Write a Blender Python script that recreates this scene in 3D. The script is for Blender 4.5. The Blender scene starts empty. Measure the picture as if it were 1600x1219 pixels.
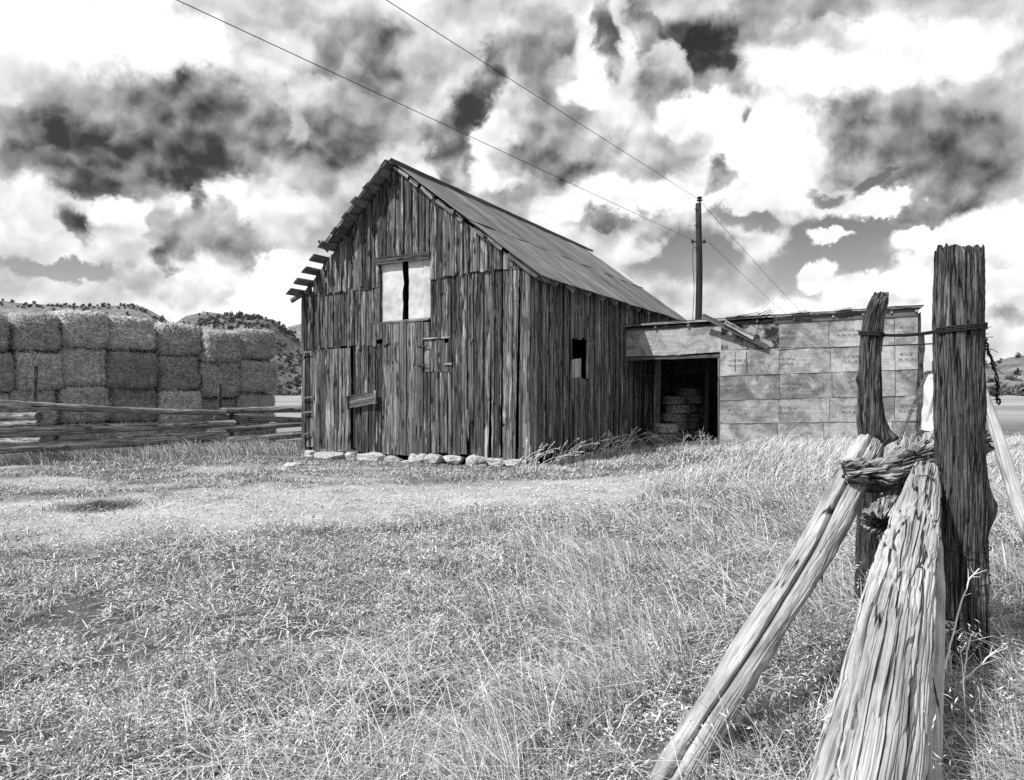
import bpy, math, random
import numpy as np
from mathutils import Vector

SC = bpy.context.scene
COL = SC.collection
R = math.radians

# ------------------------------------------------------------------ camera
F, CX, CY, HC = 1168.0, 800.0, 609.5, 1.5
cam_d = bpy.data.cameras.new("camera")
cam = bpy.data.objects.new("camera", cam_d)
COL.objects.link(cam)
cam.location = (0, 0, HC)
cam.rotation_euler = (R(90), 0, 0)
cam_d.sensor_width = 36.0
cam_d.lens = 36.0 * F / 1600.0
cam_d.clip_start = 0.05
cam_d.clip_end = 9000.0
SC.camera = cam

SC.view_settings.view_transform = 'Standard'
SC.view_settings.look = 'None'
SC.view_settings.gamma = 1.0
SC.view_settings.exposure = 0.0
SC.cycles.use_denoising = False

# ------------------------------------------------------------------ sun
SUN_EL = R(51)
SUN_H = Vector((-0.80, -0.60)).normalized()
SUN_DIR = Vector((SUN_H.x*math.cos(SUN_EL), SUN_H.y*math.cos(SUN_EL), math.sin(SUN_EL)))
sun_d = bpy.data.lights.new("sun", 'SUN')
sun_d.energy = 4.7
sun_d.angle = R(1.2)
sun_d.color = (1, 1, 1)
sun = bpy.data.objects.new("sun", sun_d)
COL.objects.link(sun)
sun.location = (-24, -30, 40)
sun.rotation_euler = SUN_DIR.to_track_quat('Z', 'Y').to_euler()

# ------------------------------------------------------------------ world: monochrome sky with clouds
world = bpy.data.worlds.new("World")
SC.world = world
world.use_nodes = True
WT = world.node_tree
WT.nodes.clear()

def nmath(nt, op, a, b=None, c=None, clamp=False):
    n = nt.nodes.new('ShaderNodeMath'); n.operation = op; n.use_clamp = clamp
    for i, v in enumerate((a, b, c)):
        if v is None: continue
        if isinstance(v, (int, float)): n.inputs[i].default_value = v
        else: nt.links.new(v, n.inputs[i])
    return n.outputs[0]

def nvec(nt, op, a, b=None, scale=None):
    n = nt.nodes.new('ShaderNodeVectorMath'); n.operation = op
    for i, v in enumerate((a, b)):
        if v is None: continue
        if isinstance(v, (tuple, list)): n.inputs[i].default_value = v
        else: nt.links.new(v, n.inputs[i])
    if scale is not None:
        if isinstance(scale, (int, float)): n.inputs['Scale'].default_value = scale
        else: nt.links.new(scale, n.inputs['Scale'])
    return n.outputs['Value'] if op in ('LENGTH', 'DOT_PRODUCT', 'DISTANCE') else n.outputs[0]

def nnoise(nt, vec, scale, detail=5, rough=0.55, dist=0.0, out=0, dim='3D'):
    n = nt.nodes.new('ShaderNodeTexNoise'); n.noise_dimensions = dim
    n.inputs['Scale'].default_value = scale
    n.inputs['Detail'].default_value = detail
    n.inputs['Roughness'].default_value = rough
    n.inputs['Distortion'].default_value = dist
    if vec is not None: nt.links.new(vec, n.inputs['Vector'])
    return n.outputs[out]

def nmap(nt, v, a, b, c=0.0, d=1.0, smooth=False):
    n = nt.nodes.new('ShaderNodeMapRange'); n.clamp = True
    if smooth: n.interpolation_type = 'SMOOTHSTEP'
    nt.links.new(v, n.inputs[0])
    for i, x in enumerate((a, b, c, d)): n.inputs[i+1].default_value = x
    return n.outputs[0]

def nmix(nt, fac, a, b):
    n = nt.nodes.new('ShaderNodeMix'); n.data_type = 'FLOAT'
    for i, v in ((0, fac), (2, a), (3, b)):
        if isinstance(v, (int, float)): n.inputs[i].default_value = v
        else: nt.links.new(v, n.inputs[i])
    return n.outputs[0]

SKY_GAIN = 1.0
BLOBS = [  # px centre, radii, rotation, lightness (None = clear blue sky), softness, opacity
 (560, 85, 200, 80, 0, .56, .7, .95), (620, 60, 50, 30, 0, .46, .8, .8), (430, 80, 110, 40, 10, .82, .7, .9), (690, 75, 60, 50, 0, .80, .6, .8),
 (170, 65, 260, 75, 5, 1.02, .5, 1), (480, 140, 110, 22, 10, .9, .7, .8), (640, 170, 60, 60, 0, .6, .8, .7),
 (240, 200, 260, 95, 5, .50, .8, 1), (80, 212, 130, 48, 0, .34, .8, .9), (320, 155, 120, 42, 0, .42, .8, .85),
 (235, 252, 120, 48, 10, .38, .8, .9), (430, 210, 150, 42, 0, .44, .8, .85), (550, 215, 100, 65, 0, .5, .8, .85), (350, 265, 110, 28, 0, .42, .8, .8),
 (470, 195, 26, 20, 30, .72, .5, .8), (580, 160, 60, 25, 20, .66, .6, .8),
 (130, 275, 150, 30, 5, .5, .6, .9), (500, 270, 80, 32, 20, .66, .6, .8), (600, 270, 90, 45, 0, .72, .7, .8),
 (70, 335, 70, 34, 0, .92, .5, .9), (175, 325, 55, 34, 0, .98, .5, 1), (330, 318, 100, 28, 0, .97, .5, 1), (430, 335, 80, 28, 0, .97, .5, 1),
 (115, 350, 26, 44, -25, .48, .7, .85), (280, 365, 36, 48, 15, .5, .7, .85), (255, 405, 32, 24, 0, .45, .7, .85), (390, 378, 90, 42, 10, .5, .7, .95),
 (305, 320, 18, 30, 0, .45, .7, .8), (240, 345, 22, 42, 15, .52, .7, .8), (340, 345, 50, 30, 0, .66, .7, .8),
 (60, 380, 90, 20, 0, .86, .5, .9), (220, 445, 220, 28, 0, .8, .6, .9), (90, 425, 105, 24, 3, None, .3, .9), (70, 465, 140, 20, 0, .8, .7, .8),
 (430, 455, 95, 52, -20, 1.0, .25, 1), (500, 365, 90, 55, 0, .74, .6, .85), (550, 310, 60, 40, 0, .62, .7, .7),
 (714, 192, 44, 92, 34, .36, .6, 1), (754, 114, 28, 54, 30, .40, .8, .9), (690, 240, 26, 40, 10, .42, .6, .9), (730, 250, 24, 46, 0, .46, .7, .85), (712, 205, 20, 50, 34, .33, .7, .9),
 (640, 250, 50, 34, 0, .84, .4, .9),
 (840, 70, 80, 65, 0, .55, .7, .85), (925, 85, 26, 60, -8, .95, .6, .9), (945, 60, 24, 56, -5, .4, .6, .8), (880, 60, 20, 30, 0, .4, .7, .7),
 (780, 205, 60, 45, -20, .95, .3, 1), (765, 260, 60, 40, -10, .95, .35, 1), (870, 170, 70, 65, 0, .6, .6, .85), (830, 240, 80, 38, 0, .56, .6, .85),
 (915, 140, 42, 34, 0, .98, .4, .9), (895, 268, 85, 34, 0, .54, .7, .9), (935, 225, 80, 24, 0, .7, .6, .8),
 (1095, 70, 95, 66, 0, None, .6, 1), (1145, 95, 30, 34, 15, None, .5, .95), (1010, 62, 36, 50, -10, None, .5, .8), (1000, 45, 30, 60, 0, .45, .6, .75),
 (1040, 110, 58, 42, 25, .78, .3, 1), (1025, 150, 60, 46, 10, .52, .6, .85), (1090, 180, 90, 42, 0, .98, .3, 1),
 (1170, 235, 200, 75, 0, 1.0, .5, 1), (1310, 95, 160, 78, 0, 1.0, .25, 1), (1260, 60, 100, 28, 0, .82, .8, .9), (1470, 80, 150, 55, 0, 1.0, .5, 1),
 (1425, 215, 160, 85, 0, .54, .8, 1), (1325, 190, 56, 62, 10, .38, .7, .95), (1365, 185, 20, 25, 0, .7, .7, .6), (1500, 225, 100, 66, 0, .52, .8, .85), (1490, 300, 110, 58, -10, .42, .7, .95),
 (1400, 265, 80, 32, 0, .5, .7, .8), (1560, 140, 80, 30, 0, .78, .7, .7), (1440, 160, 60, 20, 0, .6, .8, .7),
 (1187, 194, 20, 13, -20, .5, .9, .7), (1112, 283, 26, 24, 20, None, .7, .9), (1040, 245, 60, 34, 0, .72, .7, .8), (1000, 270, 60, 20, 0, .7, .8, .7),
 (980, 305, 160, 36, 0, .98, .5, 1), (945, 345, 80, 15, 3, .6, .8, .9), (870, 325, 90, 24, 0, .96, .5, .8), (1010, 340, 40, 14, 0, .6, .8, .8),
 (1300, 372, 135, 52, 0, None, .3, 1), (1370, 278, 44, 16, -40, None, .5, .95), (1300, 300, 42, 14, 15, None, .6, .8), (1410, 350, 90, 44, 0, None, .3, .95), (1260, 430, 180, 58, 0, None, .4, 1),
 (1060, 398, 100, 60, 0, None, .4, 1), (1170, 342, 76, 22, 8, None, .6, .8), (1000, 385, 60, 34, -10, .9, .5, .8), (1030, 360, 30, 20, 0, .5, .8, .8),
 (1160, 314, 95, 20, 5, .95, .4, .9), (1230, 330, 50, 18, 10, .84, .6, .8), (1180, 378, 60, 24, -30, .88, .6, .85), (1150, 430, 50, 40, -20, .8, .8, .5),
 (1470, 330, 70, 28, 0, .4, .6, .85), (1385, 312, 62, 25, -6, .97, .25, 1), (1292, 370, 46, 18, 0, .96, .25, 1), (1262, 442, 45, 32, -15, .96, .25, 1), (1350, 458, 90, 32, 0, .92, .3, 1),
 (1440, 378, 56, 28, -10, .97, .25, 1), (1480, 430, 150, 60, -15, .98, .3, 1), (1560, 350, 90, 44, -10, .97, .4, 1), (1490, 405, 80, 16, 0, .74, .8, .8), (1570, 480, 60, 20, 0, .7, .8, .7), (1400, 470, 60, 14, 0, .75, .8, .6),
]

def px_dir(px, py):
    dx = (px-CX)/F; dz = (CY-py)/F
    return math.atan(dx), math.atan(dz/math.sqrt(1+dx*dx))

def build_sky():
    nt = WT
    tc = nt.nodes.new('ShaderNodeTexCoord')
    D = nvec(nt, 'NORMALIZE', tc.outputs['Generated'])
    sep = nt.nodes.new('ShaderNodeSeparateXYZ'); nt.links.new(D, sep.inputs[0])
    az = nmath(nt, 'ARCTAN2', sep.outputs[0], sep.outputs[1])
    el = nmath(nt, 'ARCSINE', sep.outputs[2])
    comb = nt.nodes.new('ShaderNodeCombineXYZ')
    nt.links.new(az, comb.inputs[0]); nt.links.new(el, comb.inputs[1])
    sky = nt.nodes.new('ShaderNodeTexSky'); sky.sky_type = 'NISHITA'; sky.sun_disc = False
    sky.sun_elevation = SUN_EL
    sky.sun_rotation = math.atan2(SUN_DIR.x, SUN_DIR.y)
    bw = nt.nodes.new('ShaderNodeRGBToBW'); nt.links.new(sky.outputs[0], bw.inputs[0])
    def background(v, k=1.0):
        cc = nt.nodes.new('ShaderNodeCombineXYZ')
        for i in range(3): nt.links.new(v, cc.inputs[i])
        bg = nt.nodes.new('ShaderNodeBackground'); bg.inputs['Strength'].default_value = SKY_GAIN*k
        nt.links.new(cc.outputs[0], bg.inputs['Color']); return bg.outputs[0]
    def mixs(f, a, b):
        m = nt.nodes.new('ShaderNodeMixShader'); nt.links.new(f, m.inputs[0]); nt.links.new(a, m.inputs[1]); nt.links.new(b, m.inputs[2]); return m.outputs[0]
    # ragged billowing edges: the cloud centres are warped by fractal noise
    w1 = nvec(nt, 'SUBTRACT', nnoise(nt, D, 6.0, 6, .6, 0.0, 1), (.5, .5, .5))
    w2 = nvec(nt, 'SUBTRACT', nnoise(nt, D, 24.0, 5, .66, 0.3, 1), (.5, .5, .5))
    P = nvec(nt, 'ADD', comb.outputs[0], nvec(nt, 'SCALE', w1, None, .12))
    P = nvec(nt, 'ADD', P, nvec(nt, 'SCALE', w2, None, .042))
    # cauliflower puffs and their relief, lit from above
    def puff(off):
        v = nt.nodes.new('ShaderNodeTexVoronoi'); v.feature = 'F1'; v.inputs['Scale'].default_value = 11.0
        v.inputs['Detail'].default_value = 2.0; v.inputs['Roughness'].default_value = .55
        q = nvec(nt, 'ADD', D, nvec(nt, 'SCALE', w2, None, .03))
        nt.links.new(nvec(nt, 'ADD', q, off), v.inputs['Vector']); return v.outputs['Distance']
    pf = puff((0, 0, 0)); pf2 = puff((-.006, 0, .014))
    rel = nmath(nt, 'SUBTRACT', pf2, pf)
    scal = nmath(nt, 'ADD', 1.0, nmath(nt, 'MULTIPLY', nmath(nt, 'SUBTRACT', pf, .5), .4))
    base = nmap(nt, nnoise(nt, D, 3.2, 4, .55), .35, .62, .66, .97)
    det = nmath(nt, 'SUBTRACT', nnoise(nt, D, 10.0, 8, .6, .35), .5)
    wisp = nmap(nt, nnoise(nt, D, 24.0, 6, .68, .6), .5, .8, 0.0, .4)
    clear = nmath(nt, 'MULTIPLY', bw.outputs[0], .05)
    # red filter: the deep blue overhead goes nearly black
    grad = nmap(nt, el, R(4), R(27), 0.0, 1.0)
    grad = nmath(nt, 'POWER', nmath(nt, 'SUBTRACT', 1.0, grad), 2.0)
    clear = nmath(nt, 'MULTIPLY', clear, nmath(nt, 'ADD', .34, nmath(nt, 'MULTIPLY', grad, 2.2)))
    clear = nmath(nt, 'MINIMUM', clear, .8)
    cb = nt.nodes.new('ShaderNodeCombineXYZ'); nt.links.new(base, cb.inputs[0]); cb.inputs[1].default_value = 1.0
    below = nmath(nt, 'ADD', .3, nmath(nt, 'MULTIPLY', nmap(nt, el, R(-3), R(0), 0.0, 1.0), .7))
    # the sky is evaluated in slices of azimuth; each slice only knows the clouds that reach it
    bounds = [-1e3, 260, 480, 700, 930, 1150, 1350, 1e5]
    shader = None
    for k in range(len(bounds)-1):
        a0 = math.atan((bounds[k]-CX)/F); a1 = math.atan((bounds[k+1]-CX)/F)
        cur = cb.outputs[0]
        for (px, py, rx, ry, rot, val, soft, op) in BLOBS:
            soft *= .85
            a, e = px_dir(px, py)
            kk = math.cos(a)
            c_, s_ = math.cos(R(rot)), math.sin(R(rot))
            ext = (math.hypot(rx*c_, ry*s_)/F*kk)*(1+soft*.55)*1.3+.085
            if a+ext < a0 or a-ext > a1: continue
            m = nt.nodes.new('ShaderNodeMapping'); m.vector_type = 'TEXTURE'
            m.inputs['Location'].default_value = (a, e, 0)
            m.inputs['Rotation'].default_value = (0, 0, R(-rot))
            m.inputs['Scale'].default_value = (rx/F*kk*.97, ry/F*kk*.97, 1)
            ma = nt.nodes.new('ShaderNodeVectorMath'); ma.operation = 'MULTIPLY_ADD'   # keeps the shader evaluating one cloud at a time
            nt.links.new(cur, ma.inputs[0]); ma.inputs[1].default_value = (1e-9, 1e-9, 0); nt.links.new(P, ma.inputs[2])
            nt.links.new(ma.outputs[0], m.inputs['Vector'])
            ln = nmath(nt, 'MULTIPLY', nvec(nt, 'LENGTH', m.outputs[0]), scal)
            w = nmap(nt, ln, 1+soft*.55, max(.05, 1-soft*.95), 0, op, True)
            mx = nt.nodes.new('ShaderNodeMix'); mx.data_type = 'VECTOR'
            nt.links.new(w, mx.inputs['Factor']); nt.links.new(cur, mx.inputs[4])
            mx.inputs[5].default_value = (val if val is not None else .8, 0.0 if val is None else 1.0, 0)
            cur = mx.outputs[1]
        s2 = nt.nodes.new('ShaderNodeSeparateXYZ'); nt.links.new(cur, s2.inputs[0])
        L, A = s2.outputs[0], s2.outputs[1]
        # cloud relief, strongest in the middle greys
        mid = nmath(nt, 'SUBTRACT', 1.2, L)
        L = nmath(nt, 'ADD', L, nmath(nt, 'MULTIPLY', nmath(nt, 'MULTIPLY', det, mid), 1.15))
        L = nmath(nt, 'ADD', L, nmath(nt, 'MULTIPLY', nmath(nt, 'MULTIPLY', rel, nmath(nt, 'SUBTRACT', 1.2, L)), .9))
        L = nmath(nt, 'ADD', nmath(nt, 'MULTIPLY', L, 1.10), -.03)
        L = nmath(nt, 'MINIMUM', nmath(nt, 'MAXIMUM', L, .27), 1.05)
        Llin = nmath(nt, 'POWER', L, 2.2)
        A2 = nmath(nt, 'MAXIMUM', A, nmath(nt, 'MULTIPLY', wisp, nmap(nt, A, 0.0, .25, .35, 1.0)))
        bgk = background(nmath(nt, 'MULTIPLY', nmix(nt, A2, clear, Llin), below))
        shader = bgk if shader is None else mixs(nmath(nt, 'GREATER_THAN', az, a0), shader, bgk)
    # outside the direction of view: plain broken cloud
    n0 = nmap(nt, nnoise(nt, D, 3.0, 5, .6), .36, .6, .22, .92, True)
    back = background(nmath(nt, 'MULTIPLY', n0, nmath(nt, 'ADD', .3, nmath(nt, 'MULTIPLY', nmap(nt, el, R(-3), R(0), 0.0, 1.0), .7))))
    inside = nmath(nt, 'MULTIPLY', nmath(nt, 'LESS_THAN', nmath(nt, 'ABSOLUTE', az), R(62)), nmath(nt, 'MULTIPLY', nmath(nt, 'GREATER_THAN', el, R(-4)), nmath(nt, 'LESS_THAN', el, R(42))))
    out = nt.nodes.new('ShaderNodeOutputWorld')
    nt.links.new(mixs(inside, back, shader), out.inputs['Surface'])
build_sky()
world.cycles.sampling_method = 'MANUAL'
world.cycles.sample_map_resolution = 512

# ------------------------------------------------------------------ numeric helpers
rng = np.random.default_rng(11)
_perm = np.random.default_rng(5).permutation(256)
_perm = np.concatenate([_perm, _perm, _perm])
_g = np.random.default_rng(6).normal(size=(256, 3)); _g /= np.linalg.norm(_g, axis=1)[:, None]

def perlin(x, y, z=0.0):
    x, y, z = np.broadcast_arrays(np.asarray(x, float), np.asarray(y, float), np.asarray(z, float))
    xi, yi, zi = np.floor(x), np.floor(y), np.floor(z)
    fx, fy, fz = x-xi, y-yi, z-zi
    xi, yi, zi = xi.astype(int) & 255, yi.astype(int) & 255, zi.astype(int) & 255
    u, v, w = [f*f*f*(f*(f*6-15)+10) for f in (fx, fy, fz)]
    def gd(i, j, k):
        h = _perm[_perm[_perm[(xi+i) & 255]+((yi+j) & 255)]+((zi+k) & 255)] & 255
        g = _g[h]
        return g[..., 0]*(fx-i)+g[..., 1]*(fy-j)+g[..., 2]*(fz-k)
    def lp(a, b, t): return a+(b-a)*t
    return 1.6*lp(lp(lp(gd(0,0,0), gd(1,0,0), u), lp(gd(0,1,0), gd(1,1,0), u), v),
              lp(lp(gd(0,0,1), gd(1,0,1), u), lp(gd(0,1,1), gd(1,1,1), u), v), w)

def fbm(x, y, z=0.0, o=4, g=.5):
    s = 0; a = 1.0
    for i in range(o):
        s = s+a*perlin(np.asarray(x)*2**i+i*17.3, np.asarray(y)*2**i+i*9.1, np.asarray(z)*2**i+i*3.7); a *= g
    return s

def sst(a, b, x):
    t = np.clip((np.asarray(x, float)-a)/(b-a), 0, 1); return t*t*(3-2*t)

def ptw(px, py, Y):
    return np.array([(px-CX)/F*Y, Y, HC+(CY-py)/F*Y])

class MB:
    """collects polygons, then links them as one mesh object"""
    def __init__(s): s.V = []; s.T = []; s.Q = []; s.n = 0; s.r = []; s.g = []
    def add(s, V, tris=None, quads=None, rnd=0.0, gco=None):
        V = np.asarray(V, float).reshape(-1, 3)
        if tris is not None and len(tris): s.T.append(np.asarray(tris, int).reshape(-1, 3)+s.n)
        if quads is not None and len(quads): s.Q.append(np.asarray(quads, int).reshape(-1, 4)+s.n)
        s.V.append(V); s.n += len(V)
        s.r.append(np.broadcast_to(np.asarray(rnd, float), (len(V),)))
        s.g.append(V if gco is None else np.asarray(gco, float).reshape(-1, 3))
    def build(s, name, mat, parent=None, smooth=False):
        V = np.concatenate(s.V)
        T = np.concatenate(s.T) if s.T else np.zeros((0, 3), int)
        Q = np.concatenate(s.Q) if s.Q else np.zeros((0, 4), int)
        me = bpy.data.meshes.new(name)
        me.vertices.add(len(V)); me.vertices.foreach_set('co', V.astype(np.float32).ravel())
        nl = len(T)*3+len(Q)*4
        me.loops.add(nl); me.loops.foreach_set('vertex_index', np.concatenate([T.ravel(), Q.ravel()]).astype(np.int32))
        npoly = len(T)+len(Q)
        me.polygons.add(npoly)
        ls = np.concatenate([np.arange(len(T))*3, len(T)*3+np.arange(len(Q))*4]).astype(np.int32)
        me.polygons.foreach_set('loop_start', ls)
        me.polygons.foreach_set('use_smooth', np.full(npoly, smooth))
        a = me.attributes.new('rnd', 'FLOAT', 'POINT'); a.data.foreach_set('value', np.concatenate(s.r).astype(np.float32))
        a = me.attributes.new('gco', 'FLOAT_VECTOR', 'POINT'); a.data.foreach_set('vector', np.concatenate(s.g).astype(np.float32).ravel())
        me.update(calc_edges=True); me.validate()
        me.materials.append(mat)
        o = bpy.data.objects.new(name, me); COL.objects.link(o)
        if parent is not None: o.parent = parent
        return o

def tag(o, label=None, cat=None, group=None, kind=None):
    if label: o['label'] = label
    if cat: o['category'] = cat
    if group: o['group'] = group
    if kind: o['kind'] = kind
    return o

def empty(name, loc, rz=0.0):
    o = bpy.data.objects.new(name, None); COL.objects.link(o)
    o.location = loc; o.rotation_euler = (0, 0, rz); o.empty_display_size = .3
    return o

def beam(mb, a, b, W, T, wdir=None, nseg=6, jit=.003, skew=.01, rnd=None, seed=0, bow=0.0, ragged=0.0):
    """plank from a to b: width W along wdir, thickness T across it"""
    a = np.asarray(a, float); b = np.asarray(b, float); ax = b-a; Ln = np.linalg.norm(ax); ax = ax/Ln
    if wdir is None: wdir = np.array([0, 0, 1.0]) if abs(ax[2]) < .8 else np.array([1.0, 0, 0])
    w = np.asarray(wdir, float); w = w-ax*w.dot(ax); w /= np.linalg.norm(w)
    t = np.cross(ax, w)
    if rnd is None: rnd = rng.random()
    s = np.linspace(0, 1, nseg+1)
    e = rng.normal(0, jit, (nseg+1, 2)); off = bow*4*s*(1-s)
    V = []; G = []
    for i in range(nseg+1):
        for (sw, st_) in ((-1, -1), (1, -1), (1, 1), (-1, 1)):
            al = s[i]*Ln
            if i == 0: al += rng.normal(0, skew)*(sw*.5+.5)
            if i == nseg: al += rng.normal(0, skew)*(sw*.5+.5)
            ww = sw*W/2+(e[i, 0] if sw < 0 else e[i, 1])
            V.append(a+ax*al+w*ww+t*(st_*T/2+off[i])); G.append((ww, st_*T/2, al))
    q = []
    for i in range(nseg):
        for k in range(4):
            q.append((i*4+k, i*4+(k+1) % 4, (i+1)*4+(k+1) % 4, (i+1)*4+k))
    q.append((3, 2, 1, 0)); n = nseg*4; q.append((n, n+1, n+2, n+3))
    mb.add(V, None, q, rnd, G)

# ------------------------------------------------------------------ materials (all grey: the photograph is black and white)
def new_mat(name):
    m = bpy.data.materials.new(name); m.use_nodes = True
    nt = m.node_tree; nt.nodes.clear()
    o = nt.nodes.new('ShaderNodeOutputMaterial'); b = nt.nodes.new('ShaderNodeBsdfPrincipled')
    nt.links.new(b.outputs[0], o.inputs[0])
    b.inputs['Roughness'].default_value = .85
    b.inputs['Specular IOR Level'].default_value = .2
    return m, nt, b

def attr(nt, name):
    n = nt.nodes.new('ShaderNodeAttribute'); n.attribute_name = name
    return n
def grey(nt, v, b):
    c = nt.nodes.new('ShaderNodeCombineColor')
    for i in range(3): nt.links.new(v, c.inputs[i])
    nt.links.new(c.outputs[0], b.inputs['Base Color'])
def bump(nt, h, b, strength=.5, dist=.01):
    n = nt.nodes.new('ShaderNodeBump'); n.inputs['Strength'].default_value = strength; n.inputs['Distance'].default_value = dist
    nt.links.new(h, n.inputs['Height']); nt.links.new(n.outputs[0], b.inputs['Normal'])

def wood_mat(name, dark, light, patch=0.0, warp=1.0, checks=None, var=.5, fx=26.0, fz=1.1, bs=.6, bd=.006, knots=True, lo=.36, hi=.66, pz=.55):
    m, nt, b = new_mat(name)
    rn = attr(nt, 'rnd').outputs['Fac']; g = attr(nt, 'gco').outputs['Vector']
    off = nt.nodes.new('ShaderNodeCombineXYZ')
    nt.links.new(nmath(nt, 'MULTIPLY', rn, 37.0), off.inputs[0]); nt.links.new(nmath(nt, 'MULTIPLY', rn, 91.0), off.inputs[2])
    def st(sx, sz): return nvec(nt, 'ADD', nvec(nt, 'MULTIPLY', g, (sx, sx, sz)), off.outputs[0])
    # warp so grain lines wander
    wv = nvec(nt, 'SCALE', nvec(nt, 'SUBTRACT', nnoise(nt, st(3, 1.6), 1.0, 2, .5, 0, 1), (.5, .5, .5)), None, 1.3*warp)
    n1 = nnoise(nt, nvec(nt, 'ADD', st(fx, fz), wv), 1.0, 6, .62, .2)
    n2 = nnoise(nt, nvec(nt, 'ADD', st(5.5, pz), wv), 1.0, 4, .55)
    n3 = nnoise(nt, nvec(nt, 'ADD', st(fx*4.5, fz*3.0), wv), 1.0, 3, .6)
    v = nmath(nt, 'ADD', nmath(nt, 'MULTIPLY', n1, .62), nmath(nt, 'MULTIPLY', n3, .38))
    v = nmap(nt, v, lo, hi)
    if knots:
        vo = nt.nodes.new('ShaderNodeTexVoronoi'); vo.feature = 'F1'; vo.inputs['Scale'].default_value = 1.0
        nt.links.new(nvec(nt, 'ADD', st(4.2, 1.5), nvec(nt, 'SCALE', wv, None, .12)), vo.inputs['Vector'])
        kn = nmap(nt, vo.outputs['Distance'], .09, .21, .08, 1.0, True)
        v = nmath(nt, 'MULTIPLY', v, kn)
    col = nmix(nt, v, dark, light)
    # each board its own weathering
    rv = nnoise(nt, None, 1, 0) if False else nmath(nt, 'FRACT', nmath(nt, 'MULTIPLY', rn, 7.31))
    col = nmath(nt, 'MULTIPLY', col, nmath(nt, 'ADD', 1-var*.5, nmath(nt, 'MULTIPLY', rv, var)))
    col = nmath(nt, 'MULTIPLY', col, nmap(nt, n2, .3, .7, .55, 1.5))
    if patch > 0:
        pm = nmath(nt, 'MULTIPLY', nmap(nt, n2, .56, .66), nmap(nt, n1, .49, .57))
        col = nmix(nt, pm, col, patch)
    h = nmath(nt, 'ADD', nmath(nt, 'MULTIPLY', n1, .6), nmath(nt, 'MULTIPLY', n3, .4))
    if checks:
        cfx, cfz, cw = checks
        cn = nnoise(nt, nvec(nt, 'ADD', st(cfx, cfz), nvec(nt, 'SCALE', wv, None, .5)), 1.0, 2, .45)
        ck = nmap(nt, nmath(nt, 'ABSOLUTE', nmath(nt, 'SUBTRACT', cn, .5)), cw*.35, cw, 0.0, 1.0)
        ms = nmap(nt, nnoise(nt, st(cfx*.35, cfz*1.3), 1.0, 2, .5), .38, .5)
        ck = nmath(nt, 'MAXIMUM', ck, nmath(nt, 'SUBTRACT', 1.0, ms))
        col = nmath(nt, 'MULTIPLY', col, nmath(nt, 'ADD', .1, nmath(nt, 'MULTIPLY', ck, .9)))
        h = nmath(nt, 'ADD', h, nmath(nt, 'MULTIPLY', ck, 1.2))
    grey(nt, col, b)
    bump(nt, h, b, bs, bd)
    return m

M = {}
M['board'] = wood_mat('weathered_board', .011, .21, checks=(10, .35, .022), patch=.55, var=1.1, fx=22, fz=.75, bs=1.0, bd=.012, lo=.41, hi=.585)
M['board_light'] = wood_mat('grey_door_board', .03, .27, checks=(10, .35, .018), patch=.45, var=.8, fx=26, fz=.6, bs=1.0, bd=.01, lo=.40, hi=.60)
M['board_side'] = wood_mat('dark_side_board', .014, .26, checks=(10, .35, .022), patch=.5, var=1.2, fx=22, fz=.75, bs=1.0, bd=.012, lo=.41, hi=.59)
M['timber'] = wood_mat('bare_timber', .05, .24, patch=0, var=.6)
M['batten'] = wood_mat('grey_lath', .14, .5, patch=0, var=.6)
M['post_dark'] = wood_mat('dark_cedar_post', .012, .18, checks=(34, 1.6, .03), patch=.3, warp=.3, var=.2, fx=95, fz=3.2, bs=1.0, bd=.01, lo=.42, hi=.60, pz=3.0, knots=False)
M['post_crook'] = wood_mat('dark_gnarled_post', .012, .17, checks=(34, 1.8, .03), patch=.25, warp=.3, var=.2, fx=80, fz=3.5, bs=1.0, bd=.01, lo=.42, hi=.6, pz=3.0, knots=False)
M['brace'] = wood_mat('pale_peeled_log', .17, .50, checks=(13, .5, .010), patch=0, warp=.5, var=.1, fx=24, fz=2.2, bs=.8, bd=.006, lo=.32, hi=.62, pz=3.0, knots=False)
M['drift'] = wood_mat('silver_driftwood', .2, .46, checks=(26, .28, .032), patch=0, warp=1.0, var=.1, fx=60, fz=.9, bs=1.0, bd=.008, lo=.3, hi=.6, pz=1.2, knots=False)
M['gnarl'] = wood_mat('gnarled_grey_rail', .04, .44, checks=(26, 3.5, .03), patch=0, var=.1, fx=45, fz=9.0, bs=1.0, bd=.01, lo=.38, hi=.58, pz=3.0, knots=False)
M['rail'] = wood_mat('weathered_rail', .07, .44, checks=(14, .5, .02), patch=0, var=.5, fx=22, fz=.9, bs=1.0, bd=.01, lo=.4, hi=.6, pz=1.0)
M['pole'] = wood_mat('utility_pole_wood', .015, .06, patch=0, var=.2)
M['branch'] = wood_mat('grey_branch', .06, .2, patch=0, var=.3)
M['burl'] = wood_mat('black_burl', .012, .08, patch=0, var=.2, fx=30, fz=12, knots=False)

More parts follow.
